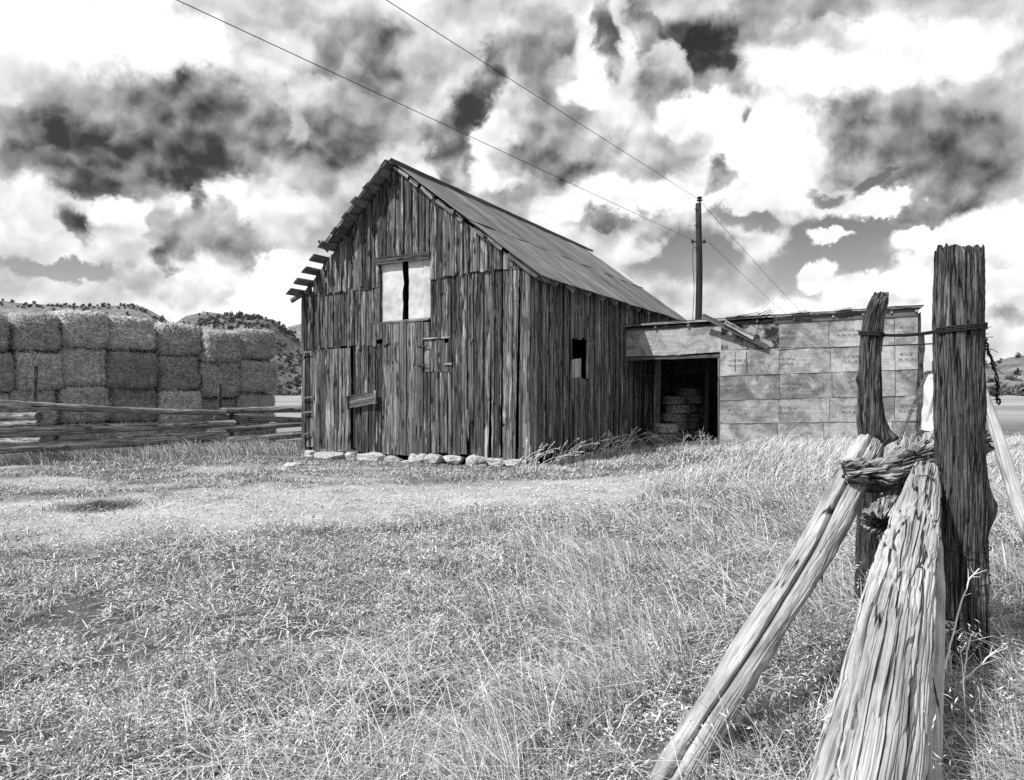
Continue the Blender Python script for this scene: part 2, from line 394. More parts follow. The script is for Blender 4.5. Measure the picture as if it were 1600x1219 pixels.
def plain_mat(name, lo, hi, scale=6.0, detail=6, rough=.85, bs=.4, bd=.01, metallic=0.0, a=.35, b_=.65, var=0.0):
    m, nt, b = new_mat(name)
    g = attr(nt, 'gco').outputs['Vector']
    rn = attr(nt, 'rnd').outputs['Fac']
    off = nt.nodes.new('ShaderNodeCombineXYZ'); nt.links.new(nmath(nt, 'MULTIPLY', rn, 53.0), off.inputs[1])
    v = nnoise(nt, nvec(nt, 'ADD', g, off.outputs[0]), scale, detail, .6)
    col = nmap(nt, v, a, b_, lo, hi)
    if var: col = nmath(nt, 'MULTIPLY', col, nmath(nt, 'ADD', 1-var*.5, nmath(nt, 'MULTIPLY', nmath(nt, 'FRACT', nmath(nt, 'MULTIPLY', rn, 5.7)), var)))
    grey(nt, col, b); bump(nt, v, b, bs, bd)
    b.inputs['Roughness'].default_value = rough; b.inputs['Metallic'].default_value = metallic
    return m
M['stone'] = plain_mat('pale_limestone', .2, .6, 9.0, 8, bs=.9, bd=.03, a=.3, b_=.6, var=.3)
M['iron'] = plain_mat('rusty_iron', .02, .09, 30.0, 4, rough=.6)
M['wire'] = plain_mat('rusty_wire', .012, .04, 60.0, 3, rough=.7)
M['rubber'] = plain_mat('old_tyre_rubber', .10, .36, 14.0, 6, rough=.75, bs=.6, bd=.01, var=.4)
M['strap'] = plain_mat('rusty_strap', .06, .25, 40.0, 4, rough=.7)
M['glassy'] = plain_mat('dark_insulator', .02, .04, 10.0, 2, rough=.3)
M['sheet'] = plain_mat('whitewashed_sheet', .36, .66, 1.7, 9, bs=.6, bd=.015, a=.28, b_=.55)
M['tar'] = plain_mat('tar_paper', .03, .12, 8.0, 6, bs=.8, bd=.02)
M['ink'] = plain_mat('faded_ink', .11, .19, 40.0, 3)
M['bark_white'] = plain_mat('white_bark', .55, .85, 7.0, 7, bs=.6, bd=.01, a=.3, b_=.55)
M['stubble'] = plain_mat('straw_inside', .1, .3, 20, 4)

def panel_mat():
    m, nt, b = new_mat('stained_sheet_panel')
    g = attr(nt, 'gco').outputs['Vector']; rn = attr(nt, 'rnd').outputs['Fac']
    off = nt.nodes.new('ShaderNodeCombineXYZ'); nt.links.new(nmath(nt, 'MULTIPLY', rn, 61.0), off.inputs[1]); nt.links.new(nmath(nt, 'MULTIPLY', rn, 17.0), off.inputs[0])
    p = nvec(nt, 'ADD', g, off.outputs[0])
    big = nnoise(nt, p, 1.6, 7, .62, .6)
    fine = nnoise(nt, p, 14.0, 6, .65)
    hor = nnoise(nt, nvec(nt, 'MULTIPLY', p, (1.5, 1.0, 26.0)), 1.0, 4, .6)
    v = nmap(nt, big, .40, .60, .17, .40)
    v = nmath(nt, 'MULTIPLY', v, nmap(nt, fine, .36, .64, .84, 1.14))
    v = nmath(nt, 'MULTIPLY', v, nmap(nt, hor, .36, .64, .86, 1.1))
    v = nmath(nt, 'MULTIPLY', v, nmath(nt, 'ADD', .84, nmath(nt, 'MULTIPLY', nmath(nt, 'FRACT', nmath(nt, 'MULTIPLY', rn, 9.7)), .45)))
    white = nmath(nt, 'MULTIPLY', nmap(nt, nnoise(nt, p, 2.0, 9, .7, .5), .55, .66), .65)
    v = nmix(nt, white, v, .6)
    grey(nt, v, b); bump(nt, fine, b, .35, .006)
    b.inputs['Roughness'].default_value = .7
    return m
M['panel'] = panel_mat()

M['panel_dark'] = plain_mat('peeling_black_sheet', .03, .36, 3.2, 9, bs=.6, bd=.01, a=.44, b_=.56)
def roof_mat(name, lo, hi):
    m, nt, b = new_mat(name)
    g = attr(nt, 'gco').outputs['Vector']; rn = attr(nt, 'rnd').outputs['Fac']
    off = nt.nodes.new('ShaderNodeCombineXYZ'); nt.links.new(nmath(nt, 'MULTIPLY', rn, 23.0), off.inputs[2])
    p = nvec(nt, 'ADD', g, off.outputs[0])
    st = nnoise(nt, nvec(nt, 'MULTIPLY', p, (9.0, .7, 1.0)), 1.0, 6, .6)
    bl = nnoise(nt, p, 1.1, 7, .6, .4); fi = nnoise(nt, p, 30.0, 4, .6)
    v = nmath(nt, 'ADD', nmath(nt, 'MULTIPLY', st, .45), nmath(nt, 'ADD', nmath(nt, 'MULTIPLY', bl, .4), nmath(nt, 'MULTIPLY', fi, .15)))
    v = nmap(nt, v, .36, .64, lo, hi)
    v = nmath(nt, 'MULTIPLY', v, nmath(nt, 'ADD', .74, nmath(nt, 'MULTIPLY', rn, .5)))
    grey(nt, v, b); b.inputs['Roughness'].default_value = .6; b.inputs['Metallic'].default_value = .15
    return m
M['roof'] = roof_mat('weathered_corrugated_iron', .08, .26)
M['roof_pale'] = roof_mat('pale_corrugated_iron', .5, .75)

def straw_mat(name, lo, hi, pw=1.0):
    m, nt, b = new_mat(name)
    rn = attr(nt, 'rnd').outputs['Fac']
    v = nmap(nt, nmath(nt, 'POWER', rn, pw), 0, 1, lo, hi)
    grey(nt, v, b)
    b.inputs['Roughness'].default_value = .8
    return m
M['grass_tall'] = straw_mat('dry_tall_grass', .12, .82)
M['grass_short'] = straw_mat('dry_short_grass', .10, .76)
M['weed'] = straw_mat('low_weed_leaves', .1, .88, 1.0)
M['pebble'] = straw_mat('pebbles', .2, .75)
M['stalk'] = straw_mat('bleached_stalk', .5, .85)
M['shrub'] = straw_mat('juniper_foliage', .06, .18)
M['hay'] = straw_mat('hay_straw', .07, .68)
def _hay_tone():
    nt = M['hay'].node_tree; b = nt.nodes['Principled BSDF']; src = b.inputs['Base Color'].links[0].from_node
    oi = nt.nodes.new('ShaderNodeObjectInfo'); k = nmath(nt, 'ADD', .75, nmath(nt, 'MULTIPLY', oi.outputs['Random'], .6))
    v = nmath(nt, 'MULTIPLY', src.inputs[0].links[0].from_socket, k); grey(nt, v, b)
_hay_tone()

def ground_mat():
    m, nt, b = new_mat('dry_soil')
    tc = nt.nodes.new('ShaderNodeTexCoord'); p = tc.outputs['Object']
    path = attr(nt, 'rnd').outputs['Fac']
    n1 = nnoise(nt, p, .9, 8, .62); n2 = nnoise(nt, p, 14.0, 6, .7); n3 = nnoise(nt, p, 70.0, 4, .7); n4 = nnoise(nt, p, .06, 6, .6)
    soil = nmap(nt, n1, .3, .7, .05, .2)
    soil = nmath(nt, 'MULTIPLY', soil, nmap(nt, n2, .3, .7, .55, 1.5))
    grav = nmap(nt, n1, .35, .65, .38, .58)
    grav = nmath(nt, 'MULTIPLY', grav, nmap(nt, n3, .32, .68, .6, 1.4))
    grav = nmath(nt, 'MULTIPLY', grav, nmap(nt, n2, .3, .7, .8, 1.15))
    v = nmix(nt, path, soil, grav)
    # dry meadow far away
    sep = nt.nodes.new('ShaderNodeSeparateXYZ'); nt.links.new(p, sep.inputs[0])
    far = nmap(nt, sep.outputs[1], 20, 45)
    v = nmix(nt, far, v, nmap(nt, n4, .35, .65, .22, .4))
    grey(nt, v, b)
    bump(nt, nmath(nt, 'ADD', nmath(nt, 'MULTIPLY', n2, .6), nmath(nt, 'MULTIPLY', n3, .4)), b, 1.0, .03)
    return m
M['ground'] = ground_mat()

def hill_mat():
    m, nt, b = new_mat('dry_hillside')
    tc = nt.nodes.new('ShaderNodeTexCoord'); p = tc.outputs['Object']
    n1 = nnoise(nt, p, .012, 9, .62, .5); n2 = nnoise(nt, nvec(nt, 'MULTIPLY', p, (1, 1, 6)), .02, 7, .6); n3 = nnoise(nt, p, .16, 6, .65)
    v = nmap(nt, n1, .35, .65, .11, .27)
    v = nmath(nt, 'MULTIPLY', v, nmap(nt, n2, .35, .65, .8, 1.25))
    v = nmath(nt, 'MULTIPLY', v, nmap(nt, n3, .35, .6, .6, 1.2))
    grey(nt, v, b); bump(nt, n3, b, .8, 3.0)
    return m
M['hill'] = hill_mat()

# ------------------------------------------------------------------ layout frames
BO = np.array([0.39, 16.2]); BA = np.array([0.888, -0.4598]); BA /= np.linalg.norm(BA); BN = np.array([-BA[1], BA[0]])
BROT = math.atan2(BA[1], BA[0])
def plane_px(px, py, O, axis, nrm):
    dx = (px-CX)/F; t = (O @ nrm)/(dx*nrm[0]+nrm[1]); p = np.array([dx*t, t])
    return (p-O) @ axis, HC+(CY-py)/F*t
def fpx(px, py, off=0.0): return plane_px(px, py, BO+BN*off, BA, BN)
def spx(px, py): return plane_px(px, py, BO, BN, BA)

XL = fpx(470, 600)[0]
XA, ZA = fpx(619, 262)
ZE = fpx(828, 420)[1]
ZEL = fpx(471, 462)[1]
BL = 12.7
def roofz(x):
    x = np.asarray(x, float)
    return np.where(x > XA, ZA+(x-XA)*(ZE-ZA)/(0-XA), ZA+(XA-x)*(ZEL-ZA)/(XA-XL))

SX0 = spx(977, 600)[0]
SO = BO+BN*SX0
SA = np.array([0.93, -0.3676]); SA /= np.linalg.norm(SA); SN = np.array([-SA[1], SA[0]])
SROT = math.atan2(SA[1], SA[0])
def hpx(px, py): return plane_px(px, py, SO, SA, SN)
print('barn', XL, XA, ZA, ZE, ZEL, 'shed', SX0, SO, hpx(1437, 480))

# ------------------------------------------------------------------ ground
def to_barn(x, y):
    dx = x-BO[0]; dy = y-BO[1]; return dx*BA[0]+dy*BA[1], dx*BN[0]+dy*BN[1]
def to_shed(x, y):
    dx = x-SO[0]; dy = y-SO[1]; return dx*SA[0]+dy*SA[1], dx*SN[0]+dy*SN[1]

def gz(x, y):
    x = np.asarray(x, float); y = np.asarray(y, float)
    r = np.hypot(x, y)
    fade = 1-sst(30, 80, r)
    z = fade*(.05*perlin(x*.35, y*.35, 1.0)+.03*perlin(x*1.1, y*1.1, 2.0)+.022*perlin(x*3.1, y*3.1, 3.0)+.010*perlin(x*9.0, y*9.0, 4.0)*(r < 14))
    bx, by = to_barn(x, y)
    near = sst(2.5, .3, np.maximum(np.maximum(XL-bx, bx-0), np.maximum(-by, by-BL)))
    z = z*(1-.75*near)-.03*near
    z = z+.06*sst(5.5, 10, x)*sst(12, 18, y)
    z = z-.55*sst(20.3, 22.5, y-.25*(x+12))*sst(-4.5, -7.5, x)
    z = z-.02*sst(-1, -9, x)-.17*sst(8.5, 16, y)*(1-sst(1.0, 4.0, x-.15*(y-16)))*(1-sst(24, 30, y))
    return z

def path_mask(x, y):
    n = fbm(x*.3, y*.45, 5.0, 5, .62)
    c = 10.6+.42*np.clip(x+1.5, -10, 4)
    w = 2.5-.22*np.clip(x+2, 0, 7)
    m = sst(1.25, .5, np.abs(y-c+.9*n)/np.maximum(w, .4))*sst(6.0, 1.2, x)*np.clip(1.0+.45*fbm(x*1.3, y*1.3, 8.0, 3), .55, 1)
    # the trodden strip also runs up to the barn front and the fence
    m2 = sst(.1, .9, n*.8+.45)*sst(11, 13, y)*sst(17.5, 16, y)*sst(-1.5, -3.0, x)
    return np.clip(np.maximum(m, .8*m2), 0, 1)

def build_ground():
    ang = np.concatenate([np.linspace(-52, 52, 420), np.linspace(52, 308, 90)[1:-1]])
    rad = np.concatenate([np.linspace(.3, 1.6, 6), np.geomspace(1.7, 40, 230), np.geomspace(42, 6000, 60)])
    A, Rr = np.meshgrid(np.radians(ang), rad, indexing='ij')
    X = Rr*np.sin(A); Y = Rr*np.cos(A); Z = gz(X, Y)
    na, nr = X.shape
    V = np.stack([X, Y, Z], -1).reshape(-1, 3)
    V = np.concatenate([V, [[0, 0, 0]]])
    i = np.arange(na); j = np.arange(nr-1)
    I, J = np.meshgrid(i, j, indexing='ij'); I2 = (I+1) % na
    q = np.stack([I*nr+J, I2*nr+J, I2*nr+J+1, I*nr+J+1], -1).reshape(-1, 4)[:, ::-1]
    t = np.stack([np.full(na, na*nr), i*nr, ((i+1) % na)*nr], -1)[:, ::-1]
    mb = MB(); pm = np.concatenate([path_mask(X, Y).ravel(), [0]])
    mb.add(V, t, q, pm)
    o = mb.build('ground', M['ground'], smooth=True)
    tag(o, kind='structure')
build_ground()

# ------------------------------------------------------------------ hills
def hill(name, ridge, Yr, foot=.62, amp=.05, seed=0, n=260):
    rx = [p[0] for p in ridge]; ry = [p[1] for p in ridge]
    xs = np.linspace(rx[0], rx[-1], n); ys = np.interp(xs, rx, ry)
    m = 46
    t = np.linspace(0, 1, m)
    X0 = (xs-CX)/F*Yr; Z0 = HC+(CY-ys)/F*Yr
    H = Z0.max()
    V = np.zeros((n, 2*m, 3))
    for k in range(2*m):
        if k < m:
            f = t[k]; d = Yr*(foot+(1-foot)*f); prof = f**1.15
        else:
            f = 1-(k-m+1)/m; d = Yr*(1+(1-f)*.5); prof = f**.8
        V[:, k, 0] = X0*(1+(d/Yr-1)*.35); V[:, k, 1] = d
        ero = fbm(V[:, k, 0]/H*1.6+seed, V[:, k, 1]/H*.8, seed, 5)
        V[:, k, 2] = Z0*prof+ero*H*amp*(np.sin(math.pi*min(f, .999))*2.2+.15)-2*(1-f)
    mb = MB(); I, J = np.meshgrid(np.arange(n-1), np.arange(2*m-1), indexing='ij')
    q = np.stack([I*2*m+J, (I+1)*2*m+J, (I+1)*2*m+J+1, I*2*m+J+1], -1).reshape(-1, 4)
    mb.add(V.reshape(-1, 3), None, q, 0)
    o = mb.build(name, M['hill'], smooth=True); tag(o, kind='structure')
    return V

def shrubs(mb, V, cnt, size, seed, front=46, lo=.1, bias=None, crest=0, crest_x=None):
    r = np.random.default_rng(seed)
    n = V.shape[0]
    P = []
    k = 0
    while len(P) < cnt and k < cnt*20:
        k += 1
        i = r.integers(0, n-1); j = int(r.uniform(lo, 1)*(front-1)); p = V[i, j]*.5+V[i+1, min(j+1, front-1)]*.5
        if perlin(p[0]/size/9, p[1]/size/9, p[2]/size/6+seed) < r.uniform(-.5, .35): continue
        P.append((p, size*r.uniform(.35, 1.0)*(1+1.2*r.random()**4)))
    for c in range(crest):
        i = r.integers(0, n-1) if crest_x is None else int(np.clip(r.uniform(*crest_x), 0, n-1)); p = V[i, front-1-r.integers(0, 3)]
        P.append((p, size*r.uniform(.5, 1.3)))
    for p, s in P:
        m = 46
        d = r.normal(size=(m, 3)); d /= np.linalg.norm(d, axis=1)[:, None]
        c = p+np.array([0, 0, s*.45])+d*(r.random((m, 1))**.4)*s*np.array([.6, .6, .62])
        a = r.normal(size=(m, 3))*s*.2; b = r.normal(size=(m, 3))*s*.2
        W = np.stack([c+a, c+b, c-a-b], 1).reshape(-1, 3)
        mb.add(W, np.arange(3*m).reshape(-1, 3), None, np.repeat(r.random(m), 3))

hA = hill('mesa', [(-260, 462), (-150, 455), (-60, 462), (38, 474), (90, 477), (150, 479), (205, 477), (222, 479), (240, 488), (262, 502), (300, 535), (340, 575), (380, 612)], 520, seed=1.3, amp=.045)
hB = hill('far_hill', [(230, 560), (268, 508), (290, 494), (322, 487), (345, 490), (375, 498), (420, 512), (480, 545), (560, 600)], 1500, seed=4.2, amp=.04)
hC = hill('near_hill', [(200, 600), (260, 545), (300, 512), (330, 497), (362, 492), (395, 496), (428, 500), (445, 513), (475, 538), (520, 572), (580, 600), (640, 611)], 430, seed=7.7, amp=.05)
hD = hill('far_ridge', [(380, 560), (430, 522), (452, 510), (475, 504), (520, 500), (600, 520), (720, 570), (900, 608)], 1900, seed=9.1, amp=.035)
hE = hill('right_ridge', [(1240, 606), (1400, 590), (1500, 577), (1545, 567), (1580, 558), (1660, 545), (1780, 560), (1950, 600)], 1300, seed=3.1, amp=.04)
sm = MB()
shrubs(sm, hA, 600, 1.5, 21, lo=.3, crest=150)
shrubs(sm, hC, 2200, 1.5, 22, lo=.05, crest=120)
shrubs(sm, hB, 120, 4.0, 23, lo=.6, crest=40)
shrubs(sm, hD, 120, 7.0, 24, lo=.6)
shrubs(sm, hE, 160, 6.0, 25, lo=.3)
tag(sm.build('hillside_shrubs', M['shrub']), 'dark juniper shrubs dotted over the dry hills behind the barn', 'shrubs', kind='stuff')
# a dark hedge line on the flat beyond the right hand fence
hm = MB()
hr = np.random.default_rng(31)
for k in range(90):
    px = hr.uniform(1490, 1700); Yd = hr.uniform(170, 230); s = hr.uniform(1.2, 2.6)
    c0 = np.array([(px-CX)/F*Yd, Yd, 0.0]); m = 40
    d = hr.normal(size=(m, 3)); d /= np.linalg.norm(d, axis=1)[:, None]
    c = c0+np.array([0, 0, s*.5])+d*(hr.random((m, 1))**.4)*s*np.array([.9, .7, .55])
    a = hr.normal(size=(m, 3))*s*.22; b = hr.normal(size=(m, 3))*s*.22
    hm.add(np.stack([c+a, c+b, c-a-b], 1).reshape(-1, 3), np.arange(3*m).reshape(-1, 3), None, np.repeat(hr.random(m), 3))
tag(hm.build('far_hedge', M['shrub']), 'dark line of far brush across the flat beyond the thick post', 'hedge', kind='stuff')

# ------------------------------------------------------------------ barn
barn = empty('barn', (BO[0], BO[1], 0), BROT)
tag(barn, 'tall old plank barn with steep corrugated roof and stone footing', 'barn')

def lin(p, q):
    (x0, z0), (x1, z1) = p, q
    return lambda x: z0+(np.asarray(x)-x0)*(z1-z0)/(x1-x0)

def vplank(mb, u0, u1, b0, b1, t0, t1, y, th, mode, nseg=9, warp=.004, rnd=None, lean=0.0):
    """vertical plank between u0..u1; bottoms b0,b1 and tops t0,t1; y = outer face offset; mode 'f' front wall, 's' side wall"""
    if rnd is None: rnd = rng.random()
    s = np.linspace(0, 1, nseg+1); V = []; G = []
    ph = rng.random(4)*50
    cup = rng.normal(0, .006)
    for i, f in enumerate(s):
        for k, (eu, ey) in enumerate(((0, 0), (1, 0), (1, 1), (0, 1))):
            z = (b0+(t0-b0)*f) if eu == 0 else (b1+(t1-b1)*f)
            u = (u0 if eu == 0 else u1)+warp*float(perlin(z*1.7+ph[eu], 3.3, 1.1))*2+lean*(1-f)
            yy = y+ey*th+.006*float(perlin(z*.8+ph[2], 1.0, 7.0))+cup*math.sin(f*3.14)
            V.append((u, yy, z) if mode == 'f' else (-yy, u, z)); G.append((u-u0, ey*th, z))
    q = []
    for i in range(nseg):
        for k in range(4): q.append((i*4+k, i*4+(k+1) % 4, (i+1)*4+(k+1) % 4, (i+1)*4+k))
    q.append((3, 2, 1, 0)); n = nseg*4; q.append((n, n+1, n+2, n+3))
    if mode == 's': q = [t[::-1] for t in q]
    mb.add(V, None, q, rnd, G)

def zone(mb, ua, ub, zb, zt, y, w=(.17, .30), batten=True, mode='f', bj=.025, tj=0.0, th=.024, gap=.026, bb=None, lean=.0):
    edges = [ua]
    while ub-edges[-1] > w[1]*1.25: edges.append(edges[-1]+rng.uniform(*w))
    if ub-edges[-1] < w[0]*.55 and len(edges) > 1: edges[-1] = ub
    else: edges.append(ub)
    f = lambda fn, u: float(fn(u)) if callable(fn) else float(fn)
    for a, b in zip(edges[:-1], edges[1:]):
        j = rng.normal(0, bj); k = rng.normal(0, tj) if tj else 0
        vplank(mb, a+gap/2, b-gap/2, f(zb, a)+j, f(zb, b)+j+rng.normal(0, bj*.4), f(zt, a)+k, f(zt, b)+k, y+rng.normal(0, .008), th, mode, lean=rng.normal(0, lean) if lean else 0)
    if batten:
        for e in edges[1:-1]:
            if rng.random() < .42: continue
            bw = rng.uniform(.045, .085); j = rng.normal(0, bj*1.5)
            vplank(mb, e-bw/2, e+bw/2, f(zb, e)-.02+j, f(zb, e)-.02+j, f(zt, e-bw/2)-.004, f(zt, e+bw/2)-.004, y-.034+rng.normal(0, .004), .03, mode, warp=.006)

X = lambda px, py=560: fpx(px, py)[0]
Zf = lambda px, py: fpx(px, py)[1]
gb = 0.02                                  # boards stop above the stones
rz = lambda u: float(roofz(u))-.05
gw = MB()
A_left = lin(fpx(471, 462), fpx(584, 449)); A_right = lin(fpx(683, 433), fpx(827, 418))
xo0, xo1 = X(593, 450), X(672, 450)
hd = lin(fpx(593, 404), fpx(672, 394))
AY = -.034
zone(gw, XL, xo0, A_left, rz, AY)
zone(gw, xo0, xo1, hd, rz, AY, w=(.15, .26), bj=.01)
zone(gw, xo1, X(683), lambda u: Zf(677, 437), rz, AY, bj=.0, batten=False)
zone(gw, X(683), 0, A_right, rz, AY)
B_left = lin(fpx(471, 547), fpx(592, 539))
up = .06
zone(gw, XL, X(584), B_left, lambda u: A_left(u)+up, 0)
zone(gw, X(584), X(595), lambda u: Zf(590, 507), lambda u: hd(u)-.16, -.02, batten=False, bj=0)
zone(gw, X(672), X(705), lambda u: Zf(690, 529), lambda u: Zf(690, 436)+up, 0, bj=.01)
zone(gw, X(662), X(672), lambda u: Zf(667, 528), lambda u: Zf(667, 503), 0, batten=False, bj=0)
zone(gw, X(705), X(730), lambda u: gb-.02, lambda u: float(A_right(u))+up, 0, w=(.2, .31), bj=.03)
zone(gw, X(730), X(740), lambda u: Zf(735, 657), lambda u: float(A_right(u))+up, 0, bj=0, batten=False)
vplank(gw, X(729), X(734), Zf(731, 668), Zf(731, 690), Zf(731, 640), Zf(731, 640), -.02, .02, 'f', warp=.02)
zone(gw, X(740), 0, lambda u: gb-.05, lambda u: float(A_right(u))+up, 0, w=(.2, .31), bj=.03, lean=.07)
zone(gw, X(471), X(491), lambda u: gb, lambda u: float(B_left(u))+.05, .03, batten=False, w=(.1, .16))
zone(gw, X(555), X(611), lambda u: gb-.03, lambda u: float(B_left(u))+.03, .012, w=(.14, .22), batten=False, bj=.03)
zone(gw, X(583), X(612), lin(fpx(583, 541), fpx(612, 534)), lin(fpx(583, 508), fpx(612, 504)), -.03, w=(.1, .2), batten=False, bj=.05)
zone(gw, X(662), X(705), lambda u: gb, lambda u: Zf(680, 582), .002, w=(.16, .24), batten=False)
zone(gw, X(700), X(706), lambda u: Zf(700, 583), lambda u: Zf(700, 529), .0, batten=False, bj=0)
# torn strip at the hole on the right
gw_o = gw.build('gable_wall', M['board'], barn)
def cut_note(): pass
# corner board
cb = MB()
vplank(cb, X(819), .03, gb-.02, gb-.02, ZE-.02, ZE-.02, -.064, .022, 'f')
cb.build('corner_board', M['board_light'], barn)
# big centre door boards
cd = MB()
zone(cd, X(611), X(662), lambda u: gb-.06, lin(fpx(611, 505), fpx(662, 500)), -.028, w=(.17, .27), batten=False, bj=.015, gap=.009)
cd.build('tall_door', M['board_light'], barn)
# left hinged door
ld = MB()
zone(ld, X(490), X(549), lambda u: gb-.01, lin(fpx(490, 547), fpx(549, 544)), -.022, w=(.2, .28), batten=False, bj=.02, gap=.008, lean=.0)
vplank(ld, X(526), X(530), gb+.5, gb+.5, Zf(528, 546), Zf(528, 546), -.045, .02, 'f')
ldo = ld.build('side_hung_door', M['board'], barn)
for (pa, pb) in (((473, 552), (489, 549)), ((473, 622), (492, 620)), ((474, 645), (490, 643)), ((474, 680), (484, 676))):
    hb = MB(); a = fpx(*pa); b = fpx(*pb)
    beam(hb, (a[0], -.052, a[1]), (b[0], -.052, b[1]), .045, .012, nseg=3)
    hb.build('hinge', M['strap'], ldo)
# latch board nailed across
lb = MB(); a = fpx(546, 629); b = fpx(592, 621)
beam(lb, (a[0], -.085, a[1]), (b[0], -.085, b[1]), .30, .03, nseg=6, jit=.008)
lbo = lb.build('latch_board', M['board_light'], barn)
for pa in ((548, 629), (590, 621)):
    c = MB(); a = fpx(*pa)
    beam(c, (a[0], -.115, a[1]-.16), (a[0]+.01, -.115, a[1]+.16), .06, .025, nseg=3)
    c.build('cleat', M['board'], lbo)
# small hatch
hh = MB()
zone(hh, X(662.6), X(694), lambda u: Zf(680, 581), lambda u: Zf(680, 530), .004, w=(.14, .18), batten=False, bj=0, gap=.004)
vplank(hh, X(694), X(700), Zf(697, 581), Zf(697, 581), Zf(697, 536), Zf(697, 536), .006, .02, 'f')
hho = hh.build('hatch_door', M['board_light'], barn)
for (pa, pb) in (((654, 541), (670, 541)), ((654, 571), (670, 570))):
    hb = MB(); a = fpx(*pa); b = fpx(*pb)
    beam(hb, (a[0], -.05, a[1]), (b[0], -.05, b[1]), .025, .01, nseg=3); m = (a[0]+b[0])/2
    beam(hb, (m, -.052, a[1]-.07), (m, -.052, a[1]+.07), .03, .012, nseg=3)
    hb.build('hinge', M['iron'], hho)
tb = MB(); a = fpx(695, 569); b = fpx(706, 568.5)
beam(tb, (a[0], -.02, a[1]), (b[0], -.02, b[1]), .045, .02, nseg=3)
tb.build('turn_button', M['board_light'], hho)
db = MB(); a = fpx(660, 530); b = fpx(704, 527)
beam(db, (a[0], -.012, a[1]), (b[0], -.012, b[1]), .03, .02, nseg=4)
db.build('hatch_lintel', M['board_side'], barn)
# loft opening: header, sill, three whitewashed sheets with a black gap
hb = MB(); a = fpx(589, 409); b = fpx(673, 399)
beam(hb, (a[0], -.03, a[1]), (b[0], -.03, b[1]), .17, .09, nseg=6, jit=.006)
hb.build('loft_header', M['board_side'], barn)
hb = MB(); a = fpx(594, 505.5); b = fpx(671, 498.5)
beam(hb, (a[0], -.01, a[1]), (b[0], -.01, b[1]), .06, .06, nseg=6)
hb.build('loft_sill', M['board_light'], barn)
def ragged_sheet(name, x0, x1, z0, z1, y, seed, curl=.0):
    mb = MB(); nx, nz = 14, 40
    uz = np.linspace(0, 1, nz+1); ux = np.linspace(0, 1, nx+1)
    for side, yo in ((0, 0), (1, .012)):
        pass
    V = []; G = []
    for yo in (0.0, .014):
        for v in uz:
            l = x0+.02*float(fbm(v*4+seed, 1.0, 2.0)); r = x1+.025*float(fbm(v*4+seed, 5.0, 2.0))
            for u in ux:
                x = l+(r-l)*u; z = z0+(z1-z0)*v+.01*float(perlin(x*5, seed, 1))*(1 if v in (0, 1) else 0)
                yy = y+yo+.02*float(fbm(x*2, z*2, seed, 3))-curl*max(0, abs(u-.5)*2-.6)
                V.append((x, yy, z)); G.append((x+seed, yo, z))
    W = nx+1; n = W*(nz+1); q = []
    for j in range(nz):
        for i in range(nx):
            q.append((j*W+i, j*W+i+1, (j+1)*W+i+1, (j+1)*W+i)); q.append((n+j*W+i, n+(j+1)*W+i, n+(j+1)*W+i+1, n+j*W+i+1))
    for j in range(nz):
        q.append((j*W, (j+1)*W, n+(j+1)*W, n+j*W)); q.append((j*W+nx, n+j*W+nx, n+(j+1)*W+nx, (j+1)*W+nx))
    mb.add(V, None, q, seed*.013, G)
    return mb.build(name, M['sheet'], barn, smooth=False)
zlo, zhi = Zf(633, 503), Zf(633, 402)
ragged_sheet('loft_sheet', X(594, 450), X(627, 450), zlo, zhi, .06, 3.0)
ragged_sheet('loft_sheet', X(637, 450), X(659.5, 450), zlo+.03, zhi+.03, .05, 7.0)
ragged_sheet('loft_sheet', X(660.5, 450), X(673, 450), zlo+.05, zhi+.05, .035, 11.0)

# side wall (right)
sw = MB()
Sy = lambda px, py=560: spx(px, py)[0]
Zs = lambda px, py: spx(px, py)[1]
zt = lambda u: ZE+.02
w0, w1 = Sy(893), Sy(927)
zone(sw, .03, w0, lambda u: .03, zt, 0, w=(.16, .26), mode='s', lean=.04, bj=.04)
zone(sw, w0, w1, lambda u: .03, lambda u: Zs(910, 592), -.012, w=(.12, .2), mode='s', batten=False, tj=.02)
zone(sw, w0, w1+.15, lambda u: Zs(910, 530), zt, 0, w=(.16, .24), mode='s')
zone(sw, w1, SX0+.1, lambda u: .03, zt, 0, w=(.14, .24), mode='s', lean=.03)
zone(sw, SX0+.1, BL, lambda u: .03, zt, 0, w=(.16, .26), mode='s')
sw.build('side_wall', M['board_side'], barn)
wf = MB()
vplank(wf, Sy(917), w1, Zs(922, 592), Zs(922, 592), Zs(922, 528), Zs(922, 528), -.004, .03, 's')
wf.build('window_jamb', M['board_light'], barn)
wb = MB(); zb0 = Zs(903, 594); zt0 = Zs(903, 560)
vplank(wb, w0-.05, Sy(905), zb0, zb0, zt0, zt0-.05, .16, .02, 's'); vplank(wb, Sy(905)+.01, Sy(918), zb0, zb0, zt0-.02, zt0+.03, .17, .02, 's')
wb.build('window_board', M['batten'], barn)
